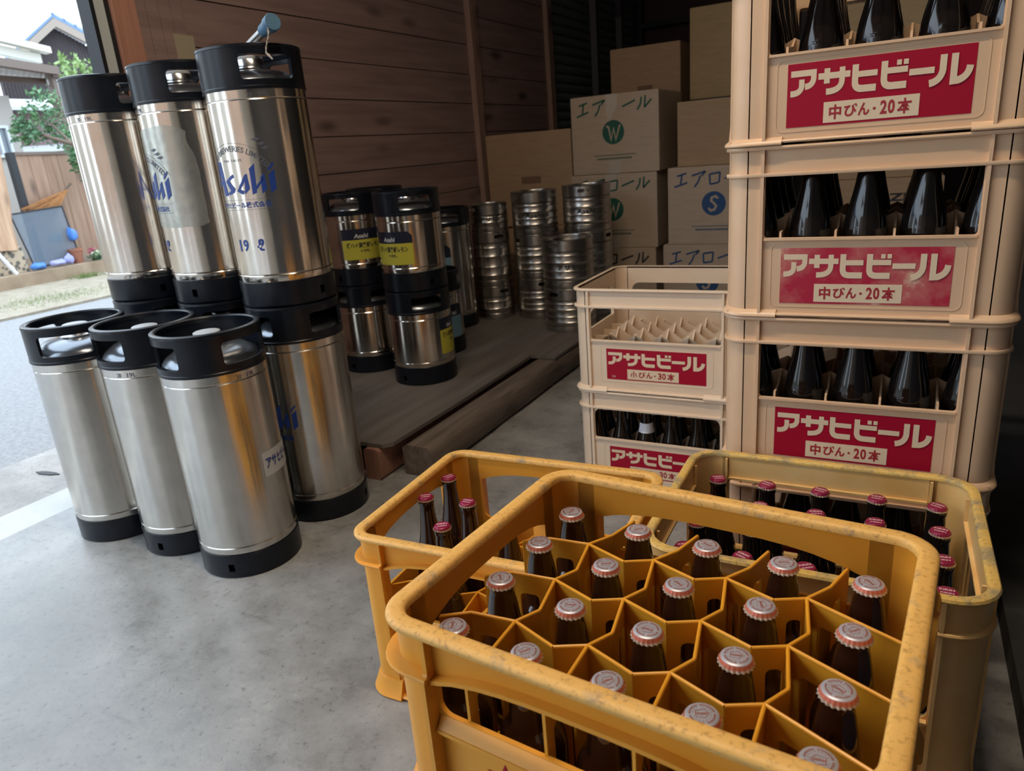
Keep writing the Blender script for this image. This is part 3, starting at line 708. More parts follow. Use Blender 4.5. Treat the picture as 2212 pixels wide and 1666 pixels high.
# the shorter cream stack of small bottles
TX, TY, TW, TD, TP = -0.5235, 1.70, 0.445, 0.362, 0.277
def S2(label, z, extra=None):
    c = cream_crate(label, TW, TD, TP, 0.040, 0.168, 0.142, 0.2275, 0.022, 0.044, 'cream_pale', 6, 5, 'cream_pale', (-0.1275, 0.133, 0.036, 0.1195), '小びん・30本', 0.122, 'cream crates of thirty small bottles', 'red', 0.116, 0.143, extra)
    c.location = (TX, TY+TD/2, z); return c
S2('pale cream crate of small bottles on the floor, lower of the two-crate stack', 0.0)
S2('nearly empty pale cream crate with its dividers showing, on top of the two-crate stack', TP, '25')
sb = beer_bottle('', '', H=0.225, cap='grey', emboss=False, rs=0.86); used = []
for j in range(2):
    for i in range(6):
        x = TX+(i-2.5)*0.0695; y = TY+TD/2+(j-2)*0.0675
        b = place(sb, used, (x, y, 0.0098), random.uniform(-0.4, 0.4), f'small dark bottle in lower pale cream crate, {rows[j]}, {ORD[i]} from left', 'small bottles in the lower pale cream crate')
        if j == 1 and i in (0, 2, 3, 5) or (j == 0 and i == 2):
            w_ = MB(); w_.lathe([(0.0168, 0.176), (0.0150, 0.196), (0.0148, 0.196)] if j else [(0.0215, 0.150), (0.0190, 0.163), (0.0172, 0.176), (0.0170, 0.176)], 24)
            w_.build('neck_paper', 'paper' if j else 'white_paper', b)
b = dup(sb, (TX+0.178, TY+0.155, TP+0.05), 0.3, 'single small dark bottle standing in the nearly empty pale cream crate', 'small bottles in the upper pale cream crate')
for ch in list(b.children):
    if ch.name.startswith('neck_paper'): bpy.data.objects.remove(ch)

# ------------------------------------------------------------------ kegs
def bent_plate(mb, outer, holes, t, R, th0, step=0.012, m=None, z0=0):
    """flat plate with holes in (arc, height), cut into strips and wrapped round a vertical axis; w runs inwards"""
    q = MB(); q.plate(outer, holes, t, lambda u, v, w: (u, v, w))
    bm = bmesh.new(); bv = [bm.verts.new(p) for p in q.v]
    for f in q.f:
        try: bm.faces.new([bv[i] for i in f])
        except ValueError: pass
    us = [p[0] for p in q.v]; u = math.floor(min(us)/step)*step+step
    while u < max(us):
        bmesh.ops.bisect_plane(bm, geom=bm.verts[:]+bm.edges[:]+bm.faces[:], plane_co=(u, 0, 0), plane_no=(1, 0, 0)); u += step
    bm.verts.index_update(); vs = []
    for v in bm.verts:
        a = th0+v.co.x/R; vs.append(((R-v.co.z)*math.cos(a), (R-v.co.z)*math.sin(a), z0+v.co.y))
    mb.add(vs, [tuple(v.index for v in f.verts) for f in bm.faces], m); bm.free()
def cyl_fn(R, th0, z0=0):
    return lambda u, v, w: ((R-w)*math.cos(th0+u/R), (R-w)*math.sin(th0+u/R), z0+v)
KR = 0.1175
def keg(label, loc, win, H=0.588, b0=0.060, b1=0.496, body='steel', group=None, hole_at=None, R=KR, mark=None, cat='keg', shiny=False):
    """steel keg: body, black base_ring, black handle_ring with three grips, dome, valve"""
    t_ = thing('beer_keg', label, cat, loc, group=group)
    mb = MB(); rb = R-0.0015
    mb.lathe([(rb-0.006, b0-0.01), (rb-0.002, b0), (rb, b0+0.004), (rb, b0+0.017), (rb-0.0012, b0+0.019), (rb, b0+0.021), (rb, b1-0.024), (rb-0.0012, b1-0.022), (rb, b1-0.020), (rb, b1-0.002), (rb-0.004, b1+0.004)], 96)
    mb.build('body', body, t_, smooth=30)
    mb = MB(); circ = 2*PI*R; hu = 0.015
    ha = 0.4 if hole_at is None else hole_at
    bent_plate(mb, [(-circ/2, 0.004), (circ/2, 0.004), (circ/2, b0), (-circ/2, b0)], [rrect2(-hu/2+s, hu/2+s, 0.018, 0.038, 0.002) for s in (0, circ/3, -circ/3)], 0.006, R, ha, 0.012)
    mb.lathe([(R-0.022, 0.012), (R-0.016, 0.0), (R-0.004, 0.0), (R, 0.004), (R-0.006, 0.006), (R-0.012, 0.008)], 72)
    mb.lathe([(R-0.03, 0.010), (R-0.014, 0.012), (R-0.012, b0-0.002), (R-0.004, b0+0.001), (R, b0-0.002)], 72)
    mb.build('base_ring', 'black', t_, smooth=35)
    mb = MB(); h = H-b1; hw = circ/6*1.03
    holes = [rrect2(-hw/2+s, hw/2+s, 0.20*h, h-0.25*h, 0.009) for s in (0, -109/360*circ)]
    bent_plate(mb, [(-circ*0.72, 0.0), (circ*0.28, 0.0), (circ*0.28, h-0.006), (-circ*0.72, h-0.006)], holes, 0.008, R, win, 0.012, z0=b1)
    mb.lathe([(R-0.008, H-0.010), (R-0.001, H-0.010), (R+0.0008, H-0.007), (R, H-0.002), (R-0.004, H), (R-0.010, H), (R-0.013, H-0.003), (R-0.011, H-0.012), (R-0.008, H-0.012)], 96)
    mb.lathe([(R-0.004, b1-0.003), (R+0.0006, b1-0.002), (R+0.001, b1+0.004), (R-0.003, b1+0.009), (R-0.009, b1+0.010)], 96)
    mb.build('handle_ring', 'black', t_, smooth=35)
    mb = MB(); mb.lathe([(R-0.009, b1+0.004), (R-0.012, b1+0.017), (R-0.020, b1+0.027), (R-0.040, b1+0.040), (0.046, b1+0.046), (0.036, b1+0.046)], 64)
    mb.build('dome', 'black_dome', t_, smooth=40)
    mb = MB(); mb.lathe([(0.040, b1+0.040), (0.040, b1+0.050), (0.032, b1+0.054), (0.030, H-0.022), (0.028, H-0.020)], 40)
    v = mb.build('valve', 'chrome', t_, smooth=40)
    mb = MB(); mb.lathe([(0.0295, H-0.021), (0.0295, H-0.016), (0.027, H-0.0145), (0.0, H-0.0145)], 40); mb.build('valve_cap', 'cap_dust', v, smooth=40)
    if mark is not None:
        mb = MB(); f = cyl_fn(rb, mark, b1-0.019)
        text_in(mb, '19L', 0.014, 0.036, 0.0, 0.010, f, w=-0.0004, step=0.005, bold=0.02); text_in(mb, '20', -0.012, 0.0, 0.0, 0.010, f, w=-0.0004, step=0.005, bold=0.02)
        mb.build('stamped_volume', 'grey_ink', t_, smooth=0)
    return t_
# the slanted blue keg logo: (arc, height) measured round the keg, height from the keg's base
LOGO = [[(-.186, .270), (-.176, .271), (-.132, .338), (-.140, .338)], [(-.143, .345), (-.128, .345), (-.120, .268), (-.137, .268)], [(-.170, .290), (-.136, .296), (-.136, .302), (-.168, .296)],
        [(-.1195, .3006), (-.0906, .3163), (-.0877, .309), (-.106, .3015), (-.0894, .2834), (-.0938, .275), (-.1116, .270), (-.1216, .2732), (-.1058, .2799)],
        [(-.085, .2774), (-.0572, .3141), (-.0515, .3080), (-.0754, .280)], [(-.0852, .2774), (-.0700, .2690), (-.0640, .2760), (-.0790, .2840)], [(-.0575, .3127), (-.0516, .3151), (-.0500, .281), (-.0647, .2691)],
        [(-.0439, .3257), (-.0306, .3364), (-.0350, .2713), (-.0457, .2677)], [(-.0345, .286), (-.0150, .3060), (-.0125, .3030), (-.0335, .278)], [(-.0213, .3056), (-.0119, .3133), (-.0108, .2778), (-.023, .2679)],
        [(-.0027, .3225), (.0112, .3368), (.0119, .3298), (-.0024, .3162)], [(-.0021, .3097), (.0121, .3213), (.0105, .2774), (-.0031, .2671)]]
def keg_logo(t_, th0, R=KR-0.0015, volume=True, crest=True):
    f = cyl_fn(R, th0); mb = MB(); polys(mb, LOGO, f, w=-0.0006, step=0.005)
    mb.build('blue_logo', 'blue_ink', t_, smooth=0); mb = MB()
    text_in(mb, 'アサヒビール株式会社', -0.158, -0.006, 0.2385, 0.2525, f, w=-0.0006, step=0.006, bold=0.02)
    mb.build('company_name', 'blue_ink', t_, smooth=0)
    if volume:
        mb = MB()
        for tx, a, b in (('1', -0.112, -0.106), ('9', -0.098, -0.082), ('ℓ', -0.058, -0.040)): text_in(mb, tx, a, b, 0.138, 0.166, f, w=-0.0006, step=0.005, bold=0.03)
        mb.build('volume_mark', 'blue_ink', t_, smooth=0)
    g = MB()
    for v_ in (0.2345, 0.2570): polys(g, [[(-.165, v_), (.008, v_), (.008, v_+.0006), (-.165, v_+.0006)]], f, w=-0.0006, step=0.01)
    if crest:
        vs, fs, asp = text_geo('ASAHI BREWERIES LIMITED', 0.01, 0, 1.0); rad = 0.098
        vs2, fs2 = cut_uv([(x*0.185-0.0925, y*0.0125) for x, y in vs], fs, 0.006)
        g.add([f(-0.083+(rad+v)*math.sin(u/rad), 0.272+(rad+v)*math.cos(u/rad)-0.005, -0.0006) for u, v in vs2], fs2)
        ring = [(-0.083+0.117*math.sin(-1.05+i*0.07), 0.267+0.117*math.cos(-1.05+i*0.07)) for i in range(31)]
        polys(g, [stroke(ring, 0.0007)], f, w=-0.0006, step=0.01)
        text_in(g, 'FINE TASTE', -0.112, -0.058, 0.3430, 0.3480, f, w=-0.0006, step=0.006)
        leaf = [[(x+dx, y+dy) for x, y in ((0, 0), (0.016, 0.004), (0.022, 0.0), (0.012, -0.004))] for dx, dy in ((-0.030, 0.388), (-0.020, 0.378), (-0.012, 0.369))]
        polys(g, leaf, f, w=-0.0006, step=0.006)
    g.build('grey_print', 'grey_ink', t_, smooth=0)
def camang(x, y): return math.atan2(-y, -x)
D2R = PI/180
FRONT = [(-1.858, 1.070), (-1.606, 1.0885), (-1.369, 1.0735)]; BACK = [(-1.925, 1.368), (-1.648, 1.372), (-1.376, 1.355)]
k1 = keg('tall steel keg on the floor, front row, nearest the doorway and road', (*FRONT[0], 0), camang(*FRONT[0])-18*D2R, group='tall steel kegs', hole_at=camang(*FRONT[0])+24*D2R, mark=camang(*FRONT[0])+30*D2R)
k2 = keg('tall steel keg on the floor, middle of the front row of three', (*FRONT[1], 0), camang(*FRONT[1])+50*D2R, group='tall steel kegs', hole_at=camang(*FRONT[1])+75*D2R, mark=camang(*FRONT[1])-38*D2R)
k3 = keg('tall floor keg with a white sticker on its side, right end of the front row', (*FRONT[2], 0), camang(*FRONT[2])+42*D2R, group='tall steel kegs', hole_at=camang(*FRONT[2])-28*D2R, mark=camang(*FRONT[2])+26*D2R)
st = MB(); a3 = camang(*FRONT[2]); bent_plate(st, rrect2(0.062, 0.185, 0.232, 0.292, 0.004), [], 0, KR-0.0009, a3, 0.008); stk = st.build('white_sticker', 'white_sticker', k3, smooth=60)
tx = MB(); text_in(tx, 'アサヒビール', 0.070, 0.180, 0.250, 0.278, cyl_fn(KR-0.0009, a3), w=-0.0005, step=0.005, bold=0.035); tx.build('sticker_lettering', 'blue_ink', stk, smooth=0)
k4 = keg('tall steel keg on the floor behind the stickered one, carrying the keg with the pump', (*BACK[2], 0), camang(*BACK[2])+48*D2R, group='tall steel kegs'); keg_logo(k4, camang(*BACK[2])-0.050/KR, volume=False, crest=False)
keg('tall floor keg in the back row, under the keg with the film patch', (*BACK[1], 0), camang(*BACK[1]), group='tall steel kegs')
keg('tall steel keg on the floor in the back row, under the leftmost upper keg', (*BACK[0], 0), camang(*BACK[0])+20*D2R, group='tall steel kegs')
k6 = keg('upper tall steel keg at the left, plain shiny body, against the daylight', (*BACK[0], 0.589), camang(*BACK[0])+149*D2R, body='steel_bright', group='tall steel kegs', hole_at=camang(*BACK[0])+10*D2R, mark=camang(*BACK[0])-45*D2R)
k7 = keg('middle upper tall steel keg with a big peeling film patch on its front', (*BACK[1], 0.589), camang(*BACK[1])+126*D2R, body='steel_bright', group='tall steel kegs', hole_at=camang(*BACK[1])-35*D2R, mark=camang(*BACK[1])-75*D2R)
a7 = camang(*BACK[1]); pm = MB(); edge = []
for i in range(15): edge.append((0.004-0.012*math.exp(-((i-13)/2.0)**2)*1.4+random.uniform(-.0015, .0015), 0.205+i*0.0158))
edge += [(-0.03, 0.438), (-0.06, 0.444), (-0.10, 0.441), (-0.165, 0.436), (-0.175, 0.40), (-0.172, 0.25), (-0.16, 0.200), (-0.08, 0.197), (-0.01, 0.199)]
bent_plate(pm, edge, [], 0, KR-0.0011, a7, 0.008); pm.build('film_patch', 'film', k7, smooth=60); keg_logo(k7, a7-0.088/KR, R=KR-0.0009)
k8 = keg('upper right tall steel keg with a blue printed logo and the pump on top', (*BACK[2], 0.589), camang(*BACK[2])+127*D2R, body='steel_bright', group='tall steel kegs', hole_at=camang(*BACK[2])+42*D2R, mark=camang(*BACK[2])-4*D2R)
keg_logo(k8, camang(*BACK[2]))
# pump lying across the top of that keg
pump = thing('hand_pump', 'steel tube with blue rubber end and twine, lying on the upper right keg', 'pump', (0, 0, 0))
A_ = Vector((-1.450, 1.388, 1.172)); B_ = Vector((-1.235, 1.302, 1.212)); d_ = (B_-A_).normalized()
MB().tube([A_, A_+d_*0.19], 0.0095, 20).build('tube', 'steel_dull', pump)
MB().tube([A_+d_*0.178, A_+d_*0.182, A_+d_*0.214, A_+d_*0.216, A_+d_*0.2175, A_+d_*0.236, A_+d_*0.238], [0.0125, 0.0135, 0.0150, 0.0150, 0.0178, 0.0182, 0.0172], 28).build('blue_grip', 'blue_grip', pump, smooth=30)
tw = MB(); s_ = A_+d_*0.2165; e1 = d_.orthogonal().normalized(); e2 = d_.cross(e1)
tw.tube([s_+(e1*math.cos(a*PI/10)+e2*math.sin(a*PI/10))*0.0164 for a in range(21)], 0.0012, 6)
for ph in (0, PI):
    tw.tube([s_+Vector((0.010, -0.014, -0.004))+Vector((0.004*math.sin(i*0.35)+0.0012*math.sin(i*1.1+ph), -0.004-0.0016*i*0.5+0.0012*math.cos(i*1.1+ph), -0.0036*i)) for i in range(17)], 0.0011, 6)
tw.tube([s_+Vector((0.012+i*0.003, -0.032, -0.062-i*0.003)) for i in range(5)], [0.0025, 0.003, 0.002, 0.002, 0.001], 6)
tw.build('twine', 'twine', pump)

# short kegs with yellow stickers, on the platform
PZ = 0.112
def sticker(t_, th, u0, u1, z0, zm, z1, R=KR-0.0012, lower='lime', words='樽ハイ倶楽部レモン'):
    a = MB(); bent_plate(a, [(u0, zm), (u1, zm), (u1, z1-0.014), (u1-0.016, z1), (u0, z1)], [], 0, R, th, 0.01); s1 = a.build('navy_sticker', 'navy', t_, smooth=60)
    b = MB(); text_in(b, 'Asahi', u0+(u1-u0)*0.28, u0+(u1-u0)*0.60, zm+0.006, zm+0.022, cyl_fn(R, th), w=-0.0006, step=0.006, bold=0.03, shear=0.15); b.build('sticker_logo', 'white_sticker', s1, smooth=0)
    a = MB(); bent_plate(a, rrect2(u0, u1, z0, zm, 0.006), [], 0, R, th, 0.01); s2 = a.build('yellow_sticker' if lower == 'lime' else 'blue_sticker', lower, t_, smooth=60)
    if words:
        b = MB(); text_in(b, words, u0+(u1-u0)*0.10, u1-(u1-u0)*0.12, zm-0.030, zm-0.010, cyl_fn(R, th), w=-0.0006, step=0.006, bold=0.03)
        text_in(b, '10L', u0+(u1-u0)*0.40, u0+(u1-u0)*0.62, zm-0.046, zm-0.037, cyl_fn(R, th), w=-0.0006, step=0.006, bold=0.02); b.build('sticker_lettering', 'dark_ink', s2, smooth=0)
YF, YL = (-1.552, 2.150), (-1.865, 2.235)
SK = dict(H=0.347, b0=0.066, b1=0.266, body='steel_bright', group='short kegs with yellow stickers')
kk = keg('lower front short keg on the wooden platform, yellow sticker facing right', (*YF, PZ), camang(*YF)+127*D2R, **SK); sticker(kk, camang(*YF), 0.070, 0.190, 0.105, 0.195, 0.238)
kk = keg('upper front short keg with a navy and yellow sticker, black ring on top', (*YF, PZ+0.348), camang(*YF)+125*D2R, hole_at=camang(*YF)+30*D2R, **SK); sticker(kk, camang(*YF), -0.150, 0.006, 0.098, 0.172, 0.212)
kk = keg('lower left short keg in the shadow between tall kegs and the front pair', (*YL, PZ), camang(*YL)+40*D2R, **SK)
kk = keg('upper left short keg with a navy and yellow sticker, half behind the front pair', (*YL, PZ+0.348), camang(*YL)-20*D2R, **SK); sticker(kk, camang(*YL), -0.062, 0.110, 0.100, 0.174, 0.214)
kk = keg('dim short keg farther back by the plank wall, behind the stickered pairs', (-1.955, 2.49, PZ), 0, **SK)
kk = keg('second dim short keg stacked far back against the plank wall', (-1.955, 2.49, PZ+0.348), 0, **SK)
TK = (-1.905, 2.930)
kk = keg('single tall dark keg at the back of the platform, pale blue sticker', (*TK, PZ), camang(*TK)+5*D2R, body='steel', group=None, H=0.565, b1=0.486); sticker(kk, camang(*TK), -0.110, 0.012, 0.255, 0.345, 0.40, lower='pale_blue', words=None)
kk = keg('short keg half hidden behind the stickered pair, pale blue sticker low on it', (-1.72, 2.50, PZ), camang(-1.72, 2.5)+90*D2R, **SK); sticker(kk, camang(-1.72, 2.5), 0.045, 0.13, 0.07, 0.16, 0.21, lower='pale_blue', words=None)

# small grey steel barrels
def barrel(label, loc, H, r, slot=None, text=None):
    t_ = thing('steel_barrel', label, 'barrel', loc, group='grey steel barrels')
    a, b = 0.030, H-0.050
    pr = [(r-0.012, 0.0), (r-0.004, 0.0), (r-0.002, 0.004), (r-0.004, a-0.004), (r-0.009, a)]
    n = 2 if H > 0.17 else 1
    for k in range(n):
        z0 = a+(b-a)*(k+0.28)/n; z1 = a+(b-a)*(k+0.72)/n
        pr += [(r-0.003, z0-0.014), (r-0.003, z0-0.004), (r, z0), (r-0.003, z0+0.004), (r-0.0035, z1-0.004), (r, z1), (r-0.003, z1+0.004)]
    pr += [(r-0.003, b-0.006), (r-0.009, b), (r-0.02, b+0.008), (0.03, b+0.016), (0.03, b+0.03), (0, b+0.03)]
    MB().lathe(pr, 72).build('body', 'steel_dull', t_, smooth=40)
    mb = MB(); circ = 2*PI*(r-0.002); th = slot if slot is not None else 0
    hs = [rrect2(-0.026+s, 0.026+s, 0.018, 0.034, 0.0075) for s in (0, circ/3, -circ/3)]
    bent_plate(mb, [(-circ/2, 0), (circ/2, 0), (circ/2, H-b-0.004), (-circ/2, H-b-0.004)], hs, 0.003, r-0.002, th, 0.012, z0=b)
    mb.lathe([(r-0.006, H-0.006), (r-0.001, H-0.005), (r, H-0.002), (r-0.003, H), (r-0.007, H-0.001), (r-0.008, H-0.005)], 72)
    mb.build('top_ring', 'steel_dull', t_, smooth=40)
    if text:
        mb = MB(); text_in(mb, text, -0.05, 0.04, H*0.40, H*0.40+0.020, cyl_fn(r, camang(loc[0], loc[1])), w=-0.0006, step=0.006, bold=0.02); mb.build('faded_print', 'dark_ink', t_, smooth=0)
    return t_
def stack(c, r, hs, labs, slots, texts):
    z = PZ; a = camang(*c)
    for h, l, s, t in zip(hs, labs, slots, texts): barrel(l, (*c, z), h-0.001, r, a+s*D2R, t); z += h
stack((-1.778, 3.135), 0.095, (0.165, 0.265, 0.132), ['bottom grey barrel of the thin left stack', 'middle grey barrel of the thin left stack, with handle slots', 'top grey barrel of the thin left stack'], (30, 25, 60), (None, None, 'アサヒ'))
stack((-1.562, 3.205), 0.113, (0.195, 0.212, 0.200), ['bottom grey barrel of the middle stack, handle slot facing out', 'middle grey barrel of the middle stack', 'top grey barrel of the middle stack with a blue mark'], (10, 60, 60), (None, None, 'Asahi'))
stack((-1.300, 2.975), 0.1175, (0.197, 0.216), ['bottom grey barrel of the short stack nearest the cream crates', 'top grey barrel of the short stack nearest the cream crates'], (-40, -35), (None, 'アサヒ'))
stack((-1.318, 3.272), 0.1165, (0.204, 0.204, 0.212), ['bottom grey barrel of the tall right stack', 'middle grey barrel of the tall right stack', 'top grey barrel of the tall right stack with a dark slot'], (60, 60, -8), (None, None, 'Asahi'))

# ------------------------------------------------------------------ platform and timber
pl = thing('wooden_platform', 'low wooden platform of worn boards carrying the short kegs and barrels', 'platform', (0, 0, 0))
mb = MB(); mb.plate([(-2.06, 1.535), (-1.30, 1.535), (-1.278, 1.56), (-1.272, 2.0), (-1.278, 2.52), (-2.06, 2.52)], [], 0.012, lambda u, v, w: (u, v, 0.100+w)); mb.build('front_board', 'plywood', pl, smooth=0)
mb = MB(); mb.bbox(-2.06, -1.17, 2.50, 3.50, 0.1005, 0.1118); mb.bbox(-2.06, -1.30, 2.44, 2.52, 0.1005, 0.1118); mb.build('rear_board', 'plywood', pl, smooth=0)
for i, x in enumerate((-1.335, -1.68, -2.02)):
    mb = MB(); R_ = Matrix.Identity(3); mb.plate(rrect2(-0.028, 0.028, 0.0, 0.099, 0.012), [], 1.9, lambda u, v, w: (x+u, 1.52+w, v)); mb.build('runner', 'end_grain' if i == 0 else 'beam', pl, smooth=30)
bm_ = MB(); vs = []; fs = []; N = 24
for i in range(N+1):
    y = 1.585+i*(1.75/N); jx = [0.004*math.sin(i*1.3+k) + random.uniform(-.002, .002) for k in range(8)]
    prof = [(-1.262, 0.004), (-1.180, 0.0), (-1.166, 0.014), (-1.163, 0.080), (-1.176, 0.096), (-1.245, 0.099), (-1.266, 0.088), (-1.268, 0.02)]
    if 9 < i: prof = [(x, min(z, 0.0985)) for x, z in prof]
    vs += [(x+j*0.5, y, max(0, min(z+j*0.4, 0.0995))) for (x, z), j in zip(prof, jx)]
for i in range(N):
    for k in range(8): fs.append((i*8+k, i*8+(k+1) % 8, (i+1)*8+(k+1) % 8, (i+1)*8+k))
fs += [tuple(range(8)), tuple(N*8+k for k in range(8))]
bm_.add(vs, fs); tag(bm_.build('timber_beam', 'beam', smooth=50), 'old squared timber beam lying on the floor along the platform edge', 'beam')

# ------------------------------------------------------------------ cardboard boxes
def carton(label, x0, x1, y0, y1, z0, z1, m='card', group='cardboard boxes', art=None, ink='green_ink', rz=0, tape=False):
    w, d, h = x1-x0, y1-y0, z1-z0
    t_ = thing('cardboard_box', label, 'box', ((x0+x1)/2, (y0+y1)/2, z0), rz, group)
    MB().box((0, 0, h/2), (w, d, h)).build('carton', m, t_, smooth=0, bevel=0.004)
    fl = MB(); fl.bbox(-w/2+0.003, w/2-0.003, -d/2+0.002, -0.0012, h-0.001, h+0.002); fl.bbox(-w/2+0.003, w/2-0.003, 0.0012, d/2-0.002, h-0.001, h+0.002); fl.build('top_flaps', m, t_, smooth=0)
    if tape:
        tp = MB(); tp.bbox(-0.03, 0.03, -d/2-0.0008, d/2, h+0.002, h+0.0026); e = [(-0.030, h-0.085), (-0.012, h-0.125), (0.006, h-0.09), (0.030, h-0.06), (0.030, h+0.0026), (-0.030, h+0.0026)]
        tp.plate([(x-0.01, z) for x, z in e], [], 0.0008, lambda u, v, q: (u, -d/2-0.0010+q, v)); tp.build('tape', 'tape', t_, smooth=0)
        tp = MB(); tp.plate([(-0.03, 0), (0.03, 0), (0.03, 0.06), (-0.03, 0.06)], [], 0.0006, lambda u, v, q: (u, -d/2-0.0008+q, v)); tp.build('tape', 'tape', t_, smooth=0)
    if art: 
        mb = MB(); f = lambda u, v, q: (u, -d/2-0.0009+q, v); art(mb, w, h, f); mb.build('print', ink, t_, smooth=0)
    return t_
def circle(cx, cz, r, n=40): return [(cx+r*math.cos(2*PI*i/n), cz+r*math.sin(2*PI*i/n)) for i in range(n)]
def aero(letter, full=True, hide=None):
    """slanted brush katakana, a filled disc with the grade letter left open, two small lines of print"""
    KA = {'エ': [[(0.1, .78), (.75, .95)], [(.45, .86), (.36, .28)], [(-.08, .10), (.82, .36)]], 'ア': [[(.02, .74), (.95, .98), (.68, .70)], [(.60, .72), (.46, .35), (.20, .02)]],
          'ロ': [[(.12, .75), (.16, .12), (.75, .22), (.82, .84), (.12, .75)]], 'ー': [[(.02, .40), (.95, .72)]], 'ル': [[(.30, .85), (.24, .45), (.0, .08)], [(.58, .92), (.52, .20), (1.0, .66)]]}
    def art(mb, w, h, f):
        cw = w*0.155; x = -w/2+w*0.085
        for ch in 'エアロール':
            if ch != hide:
                ps = [[(x+a*cw, h*0.735+b*cw*1.05+(x+w/2)*0.03) for a, b in st] for st in KA[ch]]
                for q in ps: polys(mb, [stroke(q[i:i+2], cw*0.115) for i in range(len(q)-1)], f)
            x += cw*1.10
        cx, cz, r = -w*0.01, h*0.53, w*0.125; s = r
        if letter == 'W': g = [[(-.62, .55), (-.40, .42), (-.22, -.62), (.05, .30), (.22, -.62), (.62, .58)]]; wd = 0.17
        else: g = [[(.36, .42), (.12, .60), (-.18, .48), (-.22, .22), (.02, .02), (.20, -.22), (.06, -.50), (-.24, -.58), (-.44, -.36)]]; wd = 0.19
        hole = [[(cx+a*s, cz+b*s) for a, b in stroke(q, wd)] for q in g]
        mb.plate(circle(cx, cz, r), hole, 0, lambda u, v, q: f(u, v, 0))
        for zz, hh, ww in ((h*0.235, 0.004, 0.24), (h*0.185, 0.008, 0.20)):
            n = 22 if hh < .006 else 15
            for k in range(n):
                u = -w*ww+2*w*ww*k/n; polys(mb, [[(u, zz), (u+1.5*w*ww/n, zz), (u+1.5*w*ww/n, zz+hh), (u, zz+hh)]], f)
    return art
def plate_art(cx, cz, w_, h_, side=False):
    def art(mb, w, h, f):
        polys(mb, [[(cx-w_/2, cz-h_/2), (cx+w_/2, cz-h_/2), (cx+w_/2, cz+h_/2), (cx-w_/2, cz+h_/2)]], f)
        if side: polys(mb, [[(cx-w_/2, cz-h_/2-0.22), (cx+w_/2, cz-h_/2-0.22), (cx+w_/2, cz+h_/2-0.22), (cx-w_/2, cz+h_/2-0.22)]], f)
    return art
BY = 3.60
carton('pale cardboard box low in the pile at the left, green print, behind the barrels', -1.548, -1.083, BY, BY+.38, 0.0, 0.379, 'card_pale', art=aero('W'), ink='dark_ink')
carton('pale cardboard box with a green disc half hidden by the barrels', -1.530, -1.072, BY, BY+.38, 0.382, 0.752, 'card_pale', art=aero('W'), tape=True)
carton('pale cardboard box with a white W on a green disc, torn tape on top', -1.515, -1.058, BY, BY+.42, 0.756, 1.130, 'card_pale', art=aero('W', hide='ロ'), tape=True)
carton('pale cardboard box at the bottom with blue print, right of the green-print boxes', -1.045, -0.590, BY, BY+.38, 0.0, 0.391, 'card_pale', art=aero('S'), ink='navy_ink')
carton('pale cardboard box with a white S on a blue disc', -1.018, -0.560, BY, BY+.38, 0.394, 0.762, 'card_pale', art=aero('S'), ink='navy_ink')
carton('brown cardboard box under the plain one by the plank wall', -2.045, -1.56, BY+.03, BY+.45, 0.0, 0.50, 'card')
carton('plain brown cardboard box by the plank wall with a small dark printed bar', -2.040, -1.545, BY+.02, BY+.45, 0.503, 0.990, 'card', art=plate_art(0.01, 0.245, 0.115, 0.036), ink='brown_ink', rz=0.05)
rk = thing('storage_rack', 'dark steel storage rack standing behind the box pile', 'rack', (0, 0, 0))
for x in (-1.56, -0.52):
    for y in (4.10, 4.52): MB().bbox(x-.018, x+.018, y-.018, y+.018, 0, 2.3).build('post', 'dark_metal', rk, smooth=0)
for z in (1.066, 1.72): mb = MB(); mb.bbox(-1.58, -0.50, 4.085, 4.54, z, z+0.022); mb.build('shelf', 'dark_metal', rk, smooth=0)
carton('plain cardboard box on the rack above the W box, dark printed bar on its front', -1.475, -1.085, 4.10, 4.50, 1.0885, 1.385, 'card', art=plate_art(0.0, 0.085, 0.085, 0.026), ink='brown_ink')
carton('tall yellowish cardboard box on the rack beside the cream stack, two dark marks', -1.035, -0.62, 4.10, 4.50, 1.0885, 1.528, 'card_yellow', art=plate_art(0.165, 0.27, 0.022, 0.085, True), ink='dark_ink')
carton('brown cardboard box in shade on the S box, beside the cream stack', -0.985, -0.60, BY+.06, BY+.40, 0.765, 1.062, 'card')
def dz(mb, w, h, f):
    for tx, a, b, z0, z1 in (('D', -.10, -.055, .66, .78), ('ZE', .04, .135, .66, .78), ('eD', .055, .125, .42, .52)): text_in(mb, tx, a, b, h*z0, h*z1, f, bold=0.04)
    polys(mb, [[(-.2, h*.56), (.2, h*.56), (.2, h*.575), (-.2, h*.575)]], f)
carton('cardboard box seen between bottles of the worn-label crate, dark capital letters', -0.33, 0.16, BY, BY+.40, 0.385, 0.665, 'card', art=dz, ink='dark_ink')
carton('cardboard box under the lettered one, behind the tall cream stack', -0.33, 0.16, BY, BY+.40, 0.0, 0.382, 'card')
carton('cardboard box behind the tall cream stack, on the lettered box', -0.33, 0.12, BY+.02, BY+.40, 0.668, 1.02, 'card')
carton('cardboard box seen between bottles of the topmost crate', -0.34, 0.10, BY+.02, BY+.40, 1.024, 1.50, 'card_yellow')
keg('black-topped keg behind the pale cream stack, seen through its top opening', (-0.40, 2.35, 0), 0.3, H=0.372, b0=0.056, b1=0.262, group=None)

